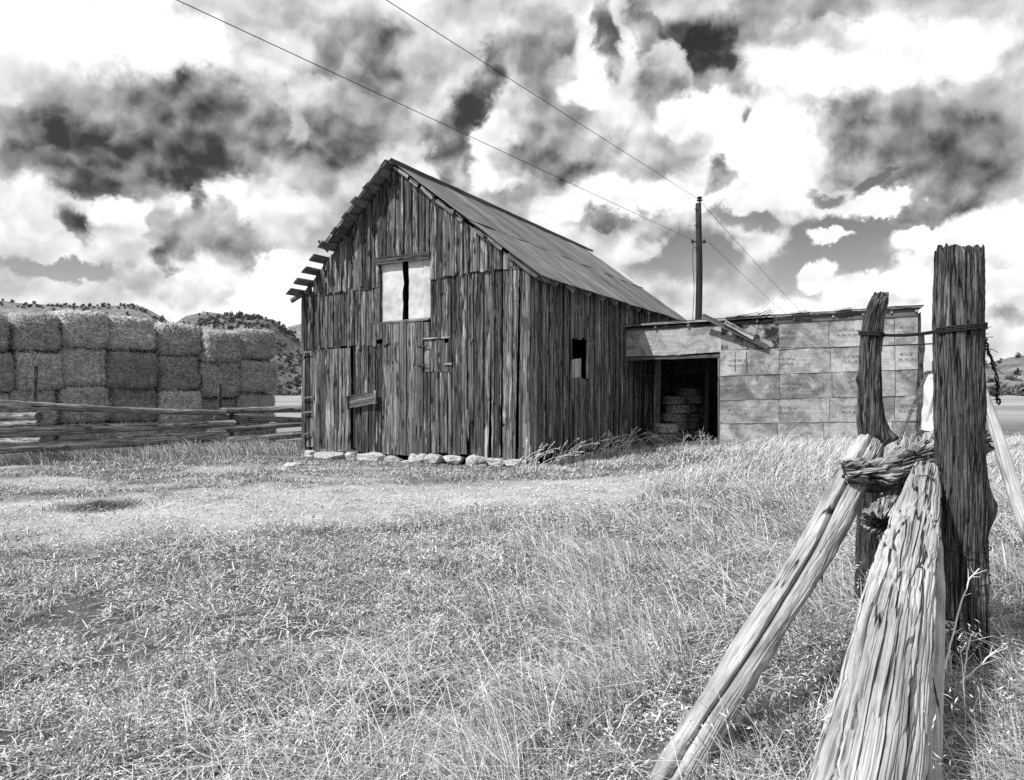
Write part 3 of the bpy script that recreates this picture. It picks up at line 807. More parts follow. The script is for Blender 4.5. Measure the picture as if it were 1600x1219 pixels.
# left and back walls, loft floor, inner frame (seen only through gaps or from the side)
lw = MB()
y = 0.05
while y < BL-.1:
    w = rng.uniform(.2, .32); y2 = min(y+w, BL)
    vplank(lw, y, y2-.004, .05, .05, ZEL, ZEL, -XL-.001, .024, 's', nseg=2, warp=.001)
    y = y2
lw.build('left_wall', M['board'], barn)
bw = MB()
x = XL
while x < -.01:
    x2 = min(x+rng.uniform(.2, .32), 0)
    vplank(bw, x, x2-.003, .05, .05, float(roofz(x))-.06, float(roofz(x2))-.06, BL-.02, .024, 'f', nseg=2, warp=.001)
    x = x2
bw.build('back_wall', M['board'], barn)
fl = MB(); beam(fl, (XL+.05, BL/2, 2.98), (-.05, BL/2, 2.98), BL-.2, .05, wdir=(0, 1, 0), nseg=1, jit=0, skew=0)
fl.build('loft_floor', M['timber'], barn)
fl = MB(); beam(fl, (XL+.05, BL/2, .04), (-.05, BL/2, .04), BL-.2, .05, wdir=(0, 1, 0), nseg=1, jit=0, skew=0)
fl.build('added_dark_floor', M['burl'], barn)  # floor added, dark so sun through the wall gaps leaves no bright stripes
# corner posts and studs inside
for (xx, yy) in ((XL+.1, .12), (-.12, .14), (XA, .12), (-.12, 1.6), (-.12, 6.5), (-.12, 9.6), (X(551), .12), (X(735), .12)):
    st = MB(); beam(st, (xx, yy+.05, -.05), (xx, yy+.05, 3.9), .14, .14, nseg=2); st.build('frame_post', M['timber'], barn)

# ---- roof
def slope_sheet(mb, y0, y1, p_top, p_bot, lift, seed, pitch=.0762, amp=.0095, sheetw=.66, nt=16, wob=.02):
    """corrugated iron on a slope; p_top / p_bot are (x, z) in the barn frame"""
    p_top = np.asarray(p_top, float); p_bot = np.asarray(p_bot, float)
    d = p_bot-p_top; Ln = np.linalg.norm(d); d /= Ln; nrm = np.array([-d[1], d[0]])
    if nrm[1] < 0: nrm = -nrm
    ny = int((y1-y0)/pitch*5); ys = np.linspace(y0, y1, ny+1); ts = np.linspace(0, 1, nt+1)
    sh = np.floor(ys/sheetw); hs = np.modf(np.abs(np.sin(sh*12.9898+seed)*43758.5453))[0]
    Yg, Tg = np.meshgrid(ys, ts, indexing='ij')
    edge = (hs[:, None]-.5)*.05*np.clip((Tg-.85)/.15, 0, 1)+(.02*fbm(Yg*2.3, seed, 1.0, 3))*np.clip((Tg-.9)/.1, 0, 1)
    S = Tg*Ln+edge
    h = lift+amp*np.sin(2*math.pi*Yg/pitch)+wob*fbm(Yg*.7, Tg*Ln*.9, seed, 3)+(hs[:, None]-.5)*.012
    V = np.stack([p_top[0]+d[0]*S+nrm[0]*h, Yg, p_top[1]+d[1]*S+nrm[1]*h], -1).reshape(-1, 3)
    G = np.stack([Yg, S, np.zeros_like(S)], -1).reshape(-1, 3)
    I, J = np.meshgrid(np.arange(ny), np.arange(nt), indexing='ij'); W = nt+1
    q = np.stack([I*W+J, (I+1)*W+J, (I+1)*W+J+1, I*W+J+1], -1).reshape(-1, 4)
    mb.add(V, None, q, np.repeat(hs, W), G)

def along(side, f, ext=0.0):
    """point at fraction f down a slope (0 ridge, 1 wall plate)"""
    if side > 0: a = np.array([XA, ZA]); b = np.array([0, ZE])
    else: a = np.array([XA, ZA]); b = np.array([XL, ZEL])
    return a+(b-a)*f
ov = 1.085
roof_r = MB()
slope_sheet(roof_r, -.14, BL+.15, along(1, .52), along(1, ov), .05, 1.0)
slope_sheet(roof_r, -.14, BL+.15, along(1, -.012), along(1, .56), .066, 2.0)
ro = roof_r.build('right_roof_slope', M['roof'], barn, smooth=True)
roof_l = MB()
slope_sheet(roof_l, 1.5, BL+.15, along(-1, .58), along(-1, ov), .05, 3.0)
slope_sheet(roof_l, -.42, BL+.15, along(-1, -.012), along(-1, .62), .066, 4.0)
roof_l.build('left_roof_slope', M['roof'], barn, smooth=True)
pat = MB()
slope_sheet(pat, BL-.62, BL+.22, along(1, -.02), along(1, .56), .085, 6.0)
pat.build('pale_roof_sheet', M['roof_pale'], barn, smooth=True)
cap = MB()
for k in range(8):
    ya = -.3+k*1.64; yb = min(ya+1.68, 7.7 if False else BL+.1)
    for sgn in (1, -1):
        p = along(sgn, 0); p2 = along(sgn, .045)
        beam(cap, (p[0]+.0, ya, p[1]+.075), (p[0], yb, p[1]+.075+rng.normal(0, .006)), .2, .006, wdir=(p2[0]-p[0], 0, p2[1]-p[1]), nseg=5)
cap.build('ridge_cap', M['roof'], barn)
# purlins: stick out past the gable on the left slope
for i, f in enumerate((.06, .17, .28, .39, .505, .615, .715, .81, .90, .985)):
    p = along(-1, f); mb = MB()
    fr = -.50+rng.normal(0, .035)
    dirn = along(-1, 1)-along(-1, 0)
    beam(mb, (p[0], fr, p[1]+.012), (p[0], BL+.1, p[1]+.012), .21+rng.normal(0, .01), .03, wdir=(dirn[0], 0, dirn[1]+rng.normal(0, .25)), nseg=8, skew=.02)
    mb.build('purlin', M['timber'], barn)
for f in (.1, .3, .5, .7, .9):
    p = along(1, f); mb = MB(); dirn = along(1, 1)-along(1, 0)
    beam(mb, (p[0], -.07, p[1]+.012), (p[0], BL+.1, p[1]+.012), .18, .03, wdir=(dirn[0], 0, dirn[1]), nseg=6)
    mb.build('purlin', M['timber'], barn)
# wall plate end under the bottom left purlin
mb = MB(); p = along(-1, .985)
beam(mb, (p[0]-.25, -.12, p[1]-.18), (p[0]+.1, -.1, p[1]-.02), .1, .07, nseg=3); mb.build('rafter_end', M['board_light'], barn)
# rake boards, broken into pieces, along the right edge of the gable
for (f0, f1, dz) in ((.0, .12, 0), (.13, .2, -.02), (.22, .31, .0), (.34, .47, -.03), (.5, .53, -.05), (.62, .70, -.02), (.72, .82, -.01), (.86, 1.06, -.03)):
    a = along(1, f0); b = along(1, f1); mb = MB()
    beam(mb, (a[0], -.1, a[1]-.01+dz), (b[0], -.1+rng.normal(0, .02), b[1]-.01+dz+rng.normal(0, .02)), .09, .025, nseg=4, jit=.006)
    mb.build('rake_board', M['board_light'] if f0 > .3 else M['board'], barn)
for (f0, f1) in ((.0, .3), (.3, .62)):
    a = along(-1, f0); b = along(-1, f1); mb = MB()
    beam(mb, (a[0], -.40, a[1]+.03), (b[0], -.41, b[1]+.03), .07, .02, nseg=4, jit=.005)
    mb.build('rake_board', M['board'], barn)
# splinter where the sheets end
mb = MB(); p = along(-1, .63)
beam(mb, (p[0]+.1, -.35, p[1]-.1), (p[0]-.12, -.45, p[1]+.18), .06, .02, nseg=3); mb.build('broken_lath', M['board'], barn)
# rafter tails under the right eave
for k, yy in enumerate(np.linspace(.9, BL-.6, 12)):
    mb = MB(); a = along(1, .93); b = along(1, 1.065)
    beam(mb, (a[0], yy, a[1]-.07), (b[0], yy+rng.normal(0, .02), b[1]-.07), .13, .06, wdir=(0, 0, 1), nseg=2, jit=.004)
    mb.build('rafter_tail', M['batten'], barn)
mb = MB(); a = along(1, 1.04)
beam(mb, (a[0]-.03, .1, a[1]-.03), (a[0]-.03, 1.1, a[1]-.05), .16, .03, nseg=4, jit=.008); mb.build('eave_board', M['board'], barn)

# footing stones
def rock(mb, c, size, seed, n=3):
    import bmesh
    bm = bmesh.new(); bmesh.ops.create_icosphere(bm, subdivisions=n+1, radius=1.0)
    P = np.array([v.co[:] for v in bm.verts]); Fc = [[v.index for v in f.verts] for f in bm.faces]; bm.free()
    P = np.sign(P)*np.abs(P)**.5
    rs = np.random.default_rng(int(seed*10))
    for _ in range(9):
        nv = rs.normal(size=3); nv /= np.linalg.norm(nv); hgt = rs.uniform(.7, 1.05); ov = np.clip(P @ nv-hgt, 0, None); P = P-ov[:, None]*nv
    P = P/np.max(np.abs(P), axis=0)
    d = 1+.16*fbm(P[:, 0]*1.3+seed, P[:, 1]*1.3, P[:, 2]*1.3+seed, 4)
    P = P*d[:, None]*np.array(size)/2
    mb.add(P+np.array(c), Fc, None, (seed*.137) % 1, P*3+seed)
for k, (px, py, w, h) in enumerate(((481, 711, 22, 14), (505, 713, 34, 14), (522, 712, 24, 13), (547, 714, 19, 16), (578, 713, 50, 15), (612, 719, 28, 14), (633, 722, 20, 8), (644, 714, 17, 12), (658, 716, 16, 14), (675, 715, 28, 13), (705, 718, 27, 13), (740, 719, 32, 17), (772, 721, 38, 12), (803, 722, 30, 10))):
    a = fpx(px, py, -.12); sc = (BO @ BN)/(((px-CX)/F)*BN[0]+BN[1])/F
    mb = MB(); rock(mb, (a[0], .0, a[1]-.03), (w*sc*1.04, .42, h*sc*1.2), k*3.3+1)
    mb.build('foundation_stone', M['stone'], barn, smooth=False)
# loose rubble
for k, (px, py, w, h, lab) in enumerate(((456, 716, 26, 11, 'pale flat rock lying beside the barn corner by the rail fence'), (436, 723, 26, 7, 'low white stone slab in the dirt a step left of the barn'))):
    Yd = F*(HC+.02)/(py+3-CY); p = ptw(px, py, Yd); mb = MB(); s = Yd/F
    rock(mb, (0, 0, 0), (w*s, w*s*.7, h*s), k*7+90)
    o = mb.build('rock', M['stone']); o.location = (p[0], p[1], float(gz(p[0], p[1]))+h*s*.3); tag(o, lab, 'rock')

# ------------------------------------------------------------------ lean-to shed
shed = empty('lean_to_shed', (SO[0], SO[1], 0), SROT)
tag(shed, 'low open-fronted lean-to shed clad in stained printed sheets beside the barn', 'shed')
HX = lambda px, py=580: hpx(px, py)[0]
HZ = lambda px, py: hpx(px, py)[1]
SW = HX(1437); SD = 5.2
x_open1 = HX(1124)
ztop = lin((0, HZ(979, 517)), (SW, HZ(1437, 491)))       # top of cladding
zroof = lin((0, HZ(979, 509)), (SW, HZ(1437, 479)))

def lettering(parent, x, z, y, w, hgt, seed):
    """four faded stencilled lines"""
    r = np.random.default_rng(seed)
    cu = bpy.data.curves.new('lettering', 'FONT'); cu.body = "NOT USE"; cu.align_x = 'CENTER'; cu.size = hgt*.30; cu.resolution_u = 1
    ob = bpy.data.objects.new('tmp', cu); COL.objects.link(ob)
    bpy.context.view_layer.update()
    me = bpy.data.meshes.new_from_object(ob.evaluated_get(bpy.context.evaluated_depsgraph_get()))
    V = np.array([v.co[:] for v in me.vertices]); P = [list(p.vertices) for p in me.polygons]
    bpy.data.objects.remove(ob); bpy.data.meshes.remove(me)
    cu2 = bpy.data.curves.new('lettering', 'FONT'); cu2.body = "MADE IN CANADA"; cu2.align_x = 'CENTER'; cu2.size = hgt*.2; cu2.resolution_u = 1
    ob = bpy.data.objects.new('tmp', cu2); COL.objects.link(ob)
    bpy.context.view_layer.update()
    me = bpy.data.meshes.new_from_object(ob.evaluated_get(bpy.context.evaluated_depsgraph_get()))
    V2 = np.array([v.co[:] for v in me.vertices]); P2 = [list(p.vertices) for p in me.polygons]
    bpy.data.objects.remove(ob); bpy.data.meshes.remove(me); bpy.data.curves.remove(cu); bpy.data.curves.remove(cu2)
    mb = MB()
    def put(Vx, Px, dz):
        tri = []
        for p in Px:
            for i in range(1, len(p)-1): tri.append((p[0], p[i], p[i+1]))
        mb.add(np.stack([x+Vx[:, 0], np.full(len(Vx), y), z+dz+Vx[:, 1]], -1), tri, None, 0)
    put(V, P, hgt*.3); put(V2, P2, -hgt*.5)
    for li, (dz, ww) in enumerate(((.1, w*.9), (-.15, w))):   # two worn, unreadable lines
        xx = x-ww/2
        while xx < x+ww/2:
            l = r.uniform(.05, .12)
            for c in range(int(l/.022)):
                if r.random() < .2: continue
                x0 = xx+c*.022; h0 = hgt*.13*r.uniform(.7, 1)
                mb.add([(x0, y, z+dz*hgt*2), (x0+.015, y, z+dz*hgt*2), (x0+.015, y, z+dz*hgt*2+h0), (x0, y, z+dz*hgt*2+h0)], None, [(0, 1, 2, 3)], 0)
            xx += l+.03
    return mb.build('lettering', M['ink'], parent)

def panel(x0, x1, b0, b1, t0, t1, y, seed, tilt=0.0, curl=.012, text=None, mat='panel'):
    mb = MB(); nx, nz = 12, 6; V = []; G = []; th = .006
    for yo in (0, th):
        for j in range(nz+1):
            v = j/nz
            for i in range(nx+1):
                u = i/nx; x = x0+(x1-x0)*u; b = b0+(b1-b0)*u; t = t0+(t1-t0)*u; z = b+(t-b)*v
                ed = max(0, 1-v*4)
                yy = y+yo-curl*ed*(.4+float(perlin(x*3, seed, 1.0)))+.006*float(perlin(x*1.7, z*2.1, seed))
                V.append((x, yy, z+(.010*float(perlin(x*4, seed, 9)) if j in (0, nz) else 0))); G.append((x-x0, yo, z-b0))
    W = nx+1; n = W*(nz+1); q = []
    for j in range(nz):
        for i in range(nx):
            q.append((j*W+i, j*W+i+1, (j+1)*W+i+1, (j+1)*W+i)); q.append((n+j*W+i, n+(j+1)*W+i, n+(j+1)*W+i+1, n+j*W+i+1))
    for i in range(nx):
        q.append((i, n+i, n+i+1, i+1)); k = nz*W; q.append((k+i, k+i+1, n+k+i+1, n+k+i))
    for j in range(nz):
        q.append((j*W, (j+1)*W, n+(j+1)*W, n+j*W)); q.append((j*W+nx, n+j*W+nx, n+(j+1)*W+nx, (j+1)*W+nx))
    mb.add(V, None, q, (seed*.37) % 1, G)
    o = mb.build('panel', M[mat], shed)
    if text is not None: lettering(o, x0+(x1-x0)*text, (b0+t0)/2, y-.016, min(.5, (x1-x0)*.7), .22, int(seed*10))
    return o
pxl = [1125, 1217, 1295, 1397, 1433]
ly = [517, 548, 586, 624, 660, 694]; ry = [490, 536, 575, 616, 656, 684]
yat = lambda k, px: ly[k]+(ry[k]-ly[k])*(px-1125)/(1437-1125)
sd = 1.0
texts = {(0, 2): .3, (1, 2): .35, (2, 2): .4, (3, 2): .35, (1, 1): .14, (2, 1): .2, (3, 1): .12, (0, 1): .14, (1, 0): .3, (2, 0): .25, (3, 0): .28, (1, 3): .5, (3, 3): .5, (0, 3): .5}
for k in range(5):
    off = [0, 3, 5, 1, -8][k]
    cols = [1125, 1217+off*.3, 1295+off, 1397+off*.4, 1434]
    for c in range(4):
        if k == 0 and c == 0: continue
        pa, pb = cols[c], cols[c+1]
        x0, x1 = HX(pa), HX(pb); sd += 1.37
        b0, b1 = HZ(pa, yat(k+1, pa)), HZ(pb, yat(k+1, pb)); t0, t1 = HZ(pa, yat(k, pa)), HZ(pb, yat(k, pb))
        if k == 0: t0, t1 = float(ztop(x0))+.02, float(ztop(x1))+.02
        if k == 4: b0 = b1 = -.02 if c == 0 else .0
        o = panel(x0+.0055, x1-.0055, b0-.03, b1-.03, t0, t1, -.03-.006*(5-k)-.003*(c % 2), sd, curl=.022, text=texts.get((k, c)))
# lintel sheets over the opening and the stained one with a hole
x0, x1 = HX(979), HX(1065); panel(x0, x1, HZ(979, 557), HZ(1065, 555), float(ztop(x0)), float(ztop(x1)), -.05, 60.2, mat='panel')
x0, x1 = HX(1063), HX(1127); panel(x0, x1, HZ(1063, 554), HZ(1127, 550), float(ztop(x0)), float(ztop(x1)), -.056, 71.9)
x0, x1 = HX(1126), HX(1218); o = panel(x0, x1, HZ(1126, 548), HZ(1218, 543), float(ztop(x0)), float(ztop(x1)), -.05, 33.4, mat='panel_dark')
hb = MB(); beam(hb, (HX(1178), -.07, HZ(1178, 528)), (HX(1186), -.07, HZ(1186, 528)), .16, .012, nseg=2); hb.build('dark_hole_plate', M['burl'], o)  # dark plate stands in for the shaded inside of a hole
# vertical creases on the second sheet
for pxc in (1149, 1167):
    hb = MB(); beam(hb, (HX(pxc), -.056, HZ(pxc, 550)), (HX(pxc), -.056, HZ(pxc, 583)), .022, .008, nseg=3); hb.build('seam_strip', M['iron'], shed)
# frame
mb = MB(); zb_ = [(HX(1125), -.05), (SW, -.05), (SW, float(ztop(SW))), (HX(1125), float(ztop(HX(1125))))]
mb.add([(a_, y_, b_) for y_ in (-.012, .0) for a_, b_ in zb_], None, [(0, 1, 2, 3), (7, 6, 5, 4), (0, 4, 5, 1), (1, 5, 6, 2), (2, 6, 7, 3), (3, 7, 4, 0)], .1); mb.build('sheathing', M['tar'], shed)
def sbeam(name, a, b, W, T, mat='timber', wdir=None, **k):
    mb = MB(); beam(mb, a, b, W, T, wdir=wdir, **k); return mb.build(name, M[mat], shed)
sbeam('door_beam', (0, .03, HZ(979, 561)), (x_open1+.05, .03, HZ(1124, 556)), .10, .1)
sbeam('door_post', (x_open1+.01, .04, -.1), (x_open1+.01, .04, float(ztop(x_open1))), .1, .1, mat='board_light')
for xx in (SW*.5, SW*.75): sbeam('wall_stud', (xx, .06, -.1), (xx, .06, float(ztop(xx))), .09, .09)
sbeam('fascia_board', (HX(1209), -.075, HZ(1209, 500)), (SW-.05, -.075, HZ(1434, 488)), .20, .03, mat='timber', jit=.004)
sbeam('fascia_board', (HX(980), -.04, HZ(980, 516)), (HX(1209), -.04, HZ(1209, 502)), .1, .03, mat='board_side')
for px in (1025, 1076, 1128, 1183, 1241, 1302, 1348, 1392, 1431):
    x = HX(px); sbeam('rafter_end', (x, -.12, float(zroof(x))-.09), (x, SD, float(zroof(x))-.13), .11, .06, mat='rail', nseg=3)
# roof deck and tar paper
rf = MB()
nxr = 60
for lay, (y0, y1, dz, th) in enumerate(((-.13, SD+.2, .0, .03),)):
    V = []; G = []
    xs = np.linspace(-.05, SW+.08, nxr)
    for x in xs:
        for (yy, zz) in ((y0, 0), (y1, -.05), (y1, th-.05), (y0, th)):
            z = float(zroof(x))+zz+.02*float(fbm(x*1.2, yy*.5, 3.0, 3)); V.append((x, yy+.02*float(perlin(x*3, yy, 2)), z)); G.append((x, yy, z))
    q = []
    for i in range(nxr-1):
        for k in range(4): q.append((i*4+k, (i+1)*4+k, (i+1)*4+(k+1) % 4, i*4+(k+1) % 4))
    q.append((0, 1, 2, 3)); n = (nxr-1)*4; q.append((n+3, n+2, n+1, n))
    rf.add(V, None, q, .2, G)
rf.build('roof', M['tar'], shed)
sbeam('roof_edge_board', (-.05, -.14, float(zroof(0))-.02), (HX(1210), -.15, float(zroof(HX(1210)))-.02), .05, .03, mat='rail', nseg=8)
sbeam('roof_edge_board', (HX(1212), -.15, float(zroof(HX(1210)))-.02), (SW+.06, -.145, float(zroof(SW))-.01), .05, .03, mat='rail', nseg=8)
# curled felt on top
for (pa, pb, h) in ((1136, 1172, .05), (1150, 1188, .09), (1182, 1205, .14), (1236, 1262, .05), (1305, 1330, .04)):
    mb = MB(); x0, x1 = HX(pa), HX(pb)
    for k in range(3):
        beam(mb, (x0+.1*k, -.1+.25*k, float(zroof(x0))+.04+.01*k), (x1, -.12+.2*k, float(zroof(x1))+.04+h*(1-.2*k)), .28, .012, wdir=(0, 1, .1), nseg=5, jit=.02, skew=.05)
    mb.build('curled_felt', M['tar'], shed)
# right end, back wall, inner post
sbeam('corner_post', (SW-.02, .02, -.2), (SW+.02, .02, HZ(1437, 521)), .17, .17, mat='post_crook', nseg=8, jit=.012)
mb = MB()
for k in range(6):
    z0 = -.1+k*.6; vplank(mb, .05, SD, z0, z0, z0+.59, z0+.59, -(SW+.01)-.02*(k % 2), .008, 's', nseg=3)
mb.build('end_wall', M['panel'], shed)
mb = MB()
for k in range(12):
    z0 = -.05+k*.27
    beam(mb, (-.4, SD, z0+.13), (SW, SD, z0+.13), .25+rng.normal(0, .01), .03, nseg=6, jit=.006, rnd=.2+.06*k)
beam(mb, (-.4, SD+.05, 1.6), (SW, SD+.05, 1.6), 3.4, .03, nseg=1, jit=0, skew=0)  # solid sheet added to stop light leaking between the planks
mb.build('back_wall', M['timber'], shed)

def tube(mb, pts, rad, n=8, rnd=0.0, caps=True):
    pts = np.asarray(pts, float); m = len(pts)
    rad = np.broadcast_to(np.asarray(rad, float), (m,))
    T = np.gradient(pts, axis=0); T /= np.linalg.norm(T, axis=1)[:, None]
    ref = np.array([0, 0, 1.0]) if abs(T[0][2]) < .9 else np.array([1.0, 0, 0])
    N = ref-T[0]*ref.dot(T[0]); N /= np.linalg.norm(N)
    V = []; G = []; s = 0
    th = np.linspace(0, 2*math.pi, n, endpoint=False)
    for i in range(m):
        N = N-T[i]*N.dot(T[i]); N /= np.linalg.norm(N); B = np.cross(T[i], N)
        if i: s += np.linalg.norm(pts[i]-pts[i-1])
        V.append(pts[i]+rad[i]*(np.cos(th)[:, None]*N+np.sin(th)[:, None]*B))
        G.append(np.stack([rad[i]*np.cos(th), rad[i]*np.sin(th), np.full(n, s)], -1))
    I, J = np.meshgrid(np.arange(m-1), np.arange(n), indexing='ij'); J2 = (J+1) % n
    q = np.stack([I*n+J, I*n+J2, (I+1)*n+J2, (I+1)*n+J], -1).reshape(-1, 4)
    V = np.concatenate(V); G = np.concatenate(G); t = None
    if caps:
        V = np.concatenate([V, [pts[0]], [pts[-1]]]); G = np.concatenate([G, [[0, 0, 0]], [[0, 0, s]]]); a = m*n
        t = [(a, (k+1) % n, k) for k in range(n)]+[(a+1, (m-1)*n+k, (m-1)*n+(k+1) % n) for k in range(n)]
    mb.add(V, t, q, rnd, G)

# pole standing in the opening and one deeper inside
def pole_px(name, px, py0, py1, Y, rad, mat):
    mb = MB(); a = ptw(px, py1, Y); b = ptw(px, py0, Y)
    pts = [a+(b-a)*f+np.array([.02*math.sin(f*5+px), .01*math.cos(f*4), 0]) for f in np.linspace(0, 1, 10)]
    w = np.array(pts); lx = (w[:, :2]-SO) @ SA; lyy = (w[:, :2]-SO) @ SN
    tube(mb, np.stack([lx, lyy, w[:, 2]], -1), np.linspace(rad*1.08, rad*.95, 10), 12, .4)
    mb.build(name, M[mat], shed, smooth=True)
pole_px('support_pole', 1027, 545, 690, 22.6, .10, 'board_light')
pole_px('support_pole', 1104, 545, 682, 23.6, .075, 'timber')

# ------------------------------------------------------------------ loose planks on the shed
def plank_thing(name, a, b, W, T, lab, cat, mat='board_light', wdir=None, group=None, **k):
    mb = MB(); a = np.asarray(a, float); b = np.asarray(b, float); c = (a+b)/2
    beam(mb, a-c, b-c, W, T, wdir=wdir, **k); o = mb.build(name, M[mat]); o.location = c
    tag(o, lab, cat, group); return o
def hw(px, py, off=0.0):
    x, z = plane_px(px, py, SO+SN*off, SA, SN); p = SO+SN*off+SA*x; return np.array([p[0], p[1], z])
plank_thing('loose_plank', hw(1097, 493, -.36), hw(1200, 543, -.12), .13, .04, 'long weathered plank sliding off the shed roof across the stained sheet', 'plank', mat='timber', wdir=(0, 0, 1), nseg=8)
plank_thing('loose_plank', hw(1132, 503, -.33), hw(1178, 528, -.2), .13, .05, 'shorter plank lying along the upper side of the sliding roof plank', 'plank', mat='rail', wdir=(0, 0, 1), nseg=6)
plank_thing('loose_plank', hw(1012, 694, -.5), hw(1122, 691, -.3), .12, .06, 'grey board lying on the ground across the shed doorway', 'plank', mat='timber', wdir=(1, .3, 0), nseg=6)

# ------------------------------------------------------------------ tyres
def tyre_mesh(mb, Ro, Wd, seed):
    prof = [(.60, -.40), (.63, -.47), (.80, -.50), (.93, -.46), (.985, -.38), (1.0, -.28), (1.0, -.12), (.985, -.11), (.985, -.07), (1.0, -.06), (1.0, .06), (.985, .07), (.985, .11), (1.0, .12), (1.0, .28), (.985, .38), (.93, .46), (.80, .50), (.63, .47), (.60, .40), (.57, .2), (.57, -.2)]
    n = 96; m = len(prof); V = []
    for i in range(n):
        a = 2*math.pi*i/n
        for (pr, pz) in prof:
            r = pr*Ro
            if pr > .98 and abs(pz) > .1 and (i % 2): r -= .014
            sag = 1+.02*math.sin(a*2+seed)
            V.append((r*sag*math.cos(a), r*sag*math.sin(a), pz*Wd+.012*math.sin(a*3+seed)*(pr-.5)))
    q = []
    for i in range(n):
        for k in range(m): q.append((i*m+k, ((i+1) % n)*m+k, ((i+1) % n)*m+(k+1) % m, i*m+(k+1) % m))
    mb.add(V, None, q, (seed*.31) % 1)
tyre_src = []
for s in range(3):
    mb = MB(); tyre_mesh(mb, .40, .27, s*2.1); o = mb.build('tyre', M['rubber'], smooth=True); tyre_src.append(o)
tyre_list = []
def stack_px(px, Y, zs, where, scale=1.0):
    for i, z in enumerate(zs): tyre_list.append((px+rng.normal(0, 2.0), Y+rng.normal(0, .04), z, scale*rng.uniform(.96, 1.04), where, i, len(zs)))
stack_px(1038, 21.55, (.0, .27), 'front pair inside the shed doorway', .97)
stack_px(1056, 23.3, (-.03, .24, .51, .78, 1.06), 'tall stack behind the front pair')
stack_px(1075, 24.1, (-.03, .24, .51, .78, 1.05, 1.30), 'shadowed middle stack')
stack_px(1088, 24.9, (-.03, .24, .51, .78, 1.05), 'stack nearest the inner pole')
ordn = ['lowest', 'second from the bottom', 'third from the bottom', 'fourth from the bottom', 'fifth from the bottom', 'top']
first_used = set()
for k, (px, Y, z, sc, where, i, n) in enumerate(tyre_list):
    src = tyre_src[k % 3]
    if k % 3 not in first_used: o = src; first_used.add(k % 3)
    else: o = src.copy(); COL.objects.link(o)
    p = ptw(px, 600, Y)
    o.location = (p[0], p[1], z+.12); o.scale = (sc, sc, sc); o.rotation_euler = (rng.normal(0, .03), rng.normal(0, .03), rng.uniform(0, 6))
    w = 'topmost' if i == n-1 else ordn[i]
    tag(o, ('worn black tyre, %s in the %s' % (w, where)), 'tyre', 'old tyres stacked in the shed')
    o.name = 'tyre'
# one tyre half leaning at the very front
o = tyre_src[0].copy(); COL.objects.link(o); p = ptw(1026, 683, 20.9); o.location = (p[0], p[1], .08); o.rotation_euler = (R(28), R(12), 1.0); o.scale = (.9, .9, .9)
tag(o, 'cut tyre lying tilted in the weeds before the front pair of tyres', 'tyre', 'old tyres stacked in the shed')

# ------------------------------------------------------------------ utility pole and wires
YP = 30.0
pole = empty('utility_pole', (ptw(1092, 600, YP)[0], YP, 0))
tag(pole, 'slim dark utility pole standing behind the shed roof', 'utility pole')
zt_ = ptw(1092, 318, YP)[2]
mb = MB(); tube(mb, [(.02*math.sin(k), 0, -.5+(zt_+.5)*k/11) for k in range(12)], np.linspace(.16, .115, 12), 16, .3); mb.build('pole', M['pole'], pole, smooth=True)
def lathe(mb, prof, c, n=20):
    V = []; q = []
    m = len(prof)
    for i in range(n):
        a = 2*math.pi*i/n
        for (r, z) in prof: V.append((c[0]+r*math.cos(a), c[1]+r*math.sin(a), c[2]+z))
    for i in range(n):
        for k in range(m-1): q.append((i*m+k, ((i+1) % n)*m+k, ((i+1) % n)*m+k+1, i*m+k+1))
    mb.add(V, None, q, .3)
mb = MB(); lathe(mb, [(0, 0), (.03, 0), (.03, .1), (.11, .1), (.12, .14), (.06, .17), (.06, .2), (.10, .21), (.10, .25), (.05, .28), (.0, .30)], (.03, 0, zt_)); mb.build('insulator', M['glassy'], pole, smooth=True)
zs_ = ptw(1092, 378, YP)[2]
mb = MB(); tube(mb, [(-.3, 0, zs_), (.3, 0, zs_)], .025, 8); mb.build('cross_bolt', M['iron'], pole)
for sx in (-.26, .22):
    mb = MB(); lathe(mb, [(0, -.05), (.05, -.05), (.06, 0), (.04, .05), (.05, .09), (0, .1)], (sx, 0, zs_)); mb.build('insulator', M['glassy'], pole, smooth=True)
mb = MB(); tube(mb, [(-.22-.03*math.sin(k*.9), 0, zs_-k*.36) for k in range(12)], .012, 6); mb.build('ground_wire', M['wire'], pole)
for zz in (.25, .9, 1.8): 
    mb = MB(); tube(mb, [(-.2, -.1, zt_-zz), (-.08, -.1, zt_-zz)], .02, 6); mb.build('step_bolt', M['iron'], pole)

def wire_thing(name, pts, rad, lab, cat, group=None, mat='wire', n=6):
    pts = np.asarray(pts, float); c = pts[0].copy(); mb = MB(); tube(mb, pts-c, rad, n); o = mb.build(name, M[mat], smooth=True); o.location = c; tag(o, lab, cat, group); return o
def sagline(a, b, sag, n=24):
    a = np.asarray(a, float); b = np.asarray(b, float); return [a+(b-a)*f+np.array([0, 0, -sag*4*f*(1-f)]) for f in np.linspace(0, 1, n)]
pA = np.array([ptw(1092, 312, YP)[0], YP, ptw(1092, 312, YP)[2]]); qA = ptw(663, 38, 15.0)
wire_thing('power_line', sagline(pA, qA+(qA-pA)/15*25, .0), .0085, 'upper overhead wire running from the pole top over the barn', 'power line')
pB = np.array([ptw(1088, 378, YP)[0], YP, zs_]); qB = ptw(358, 38, 11.16)
wire_thing('power_line', sagline(pB, qB+(qB-pB)/18.8*16, .0), .0075, 'lower overhead wire running from mid pole over the barn ridge', 'power line')
p2 = ptw(1250, 480, 47); wire_thing('power_line', sagline(pA, pA+(p2-pA)*2.3, .25), .009, 'thin wire dropping behind the shed from the pole top', 'power line')
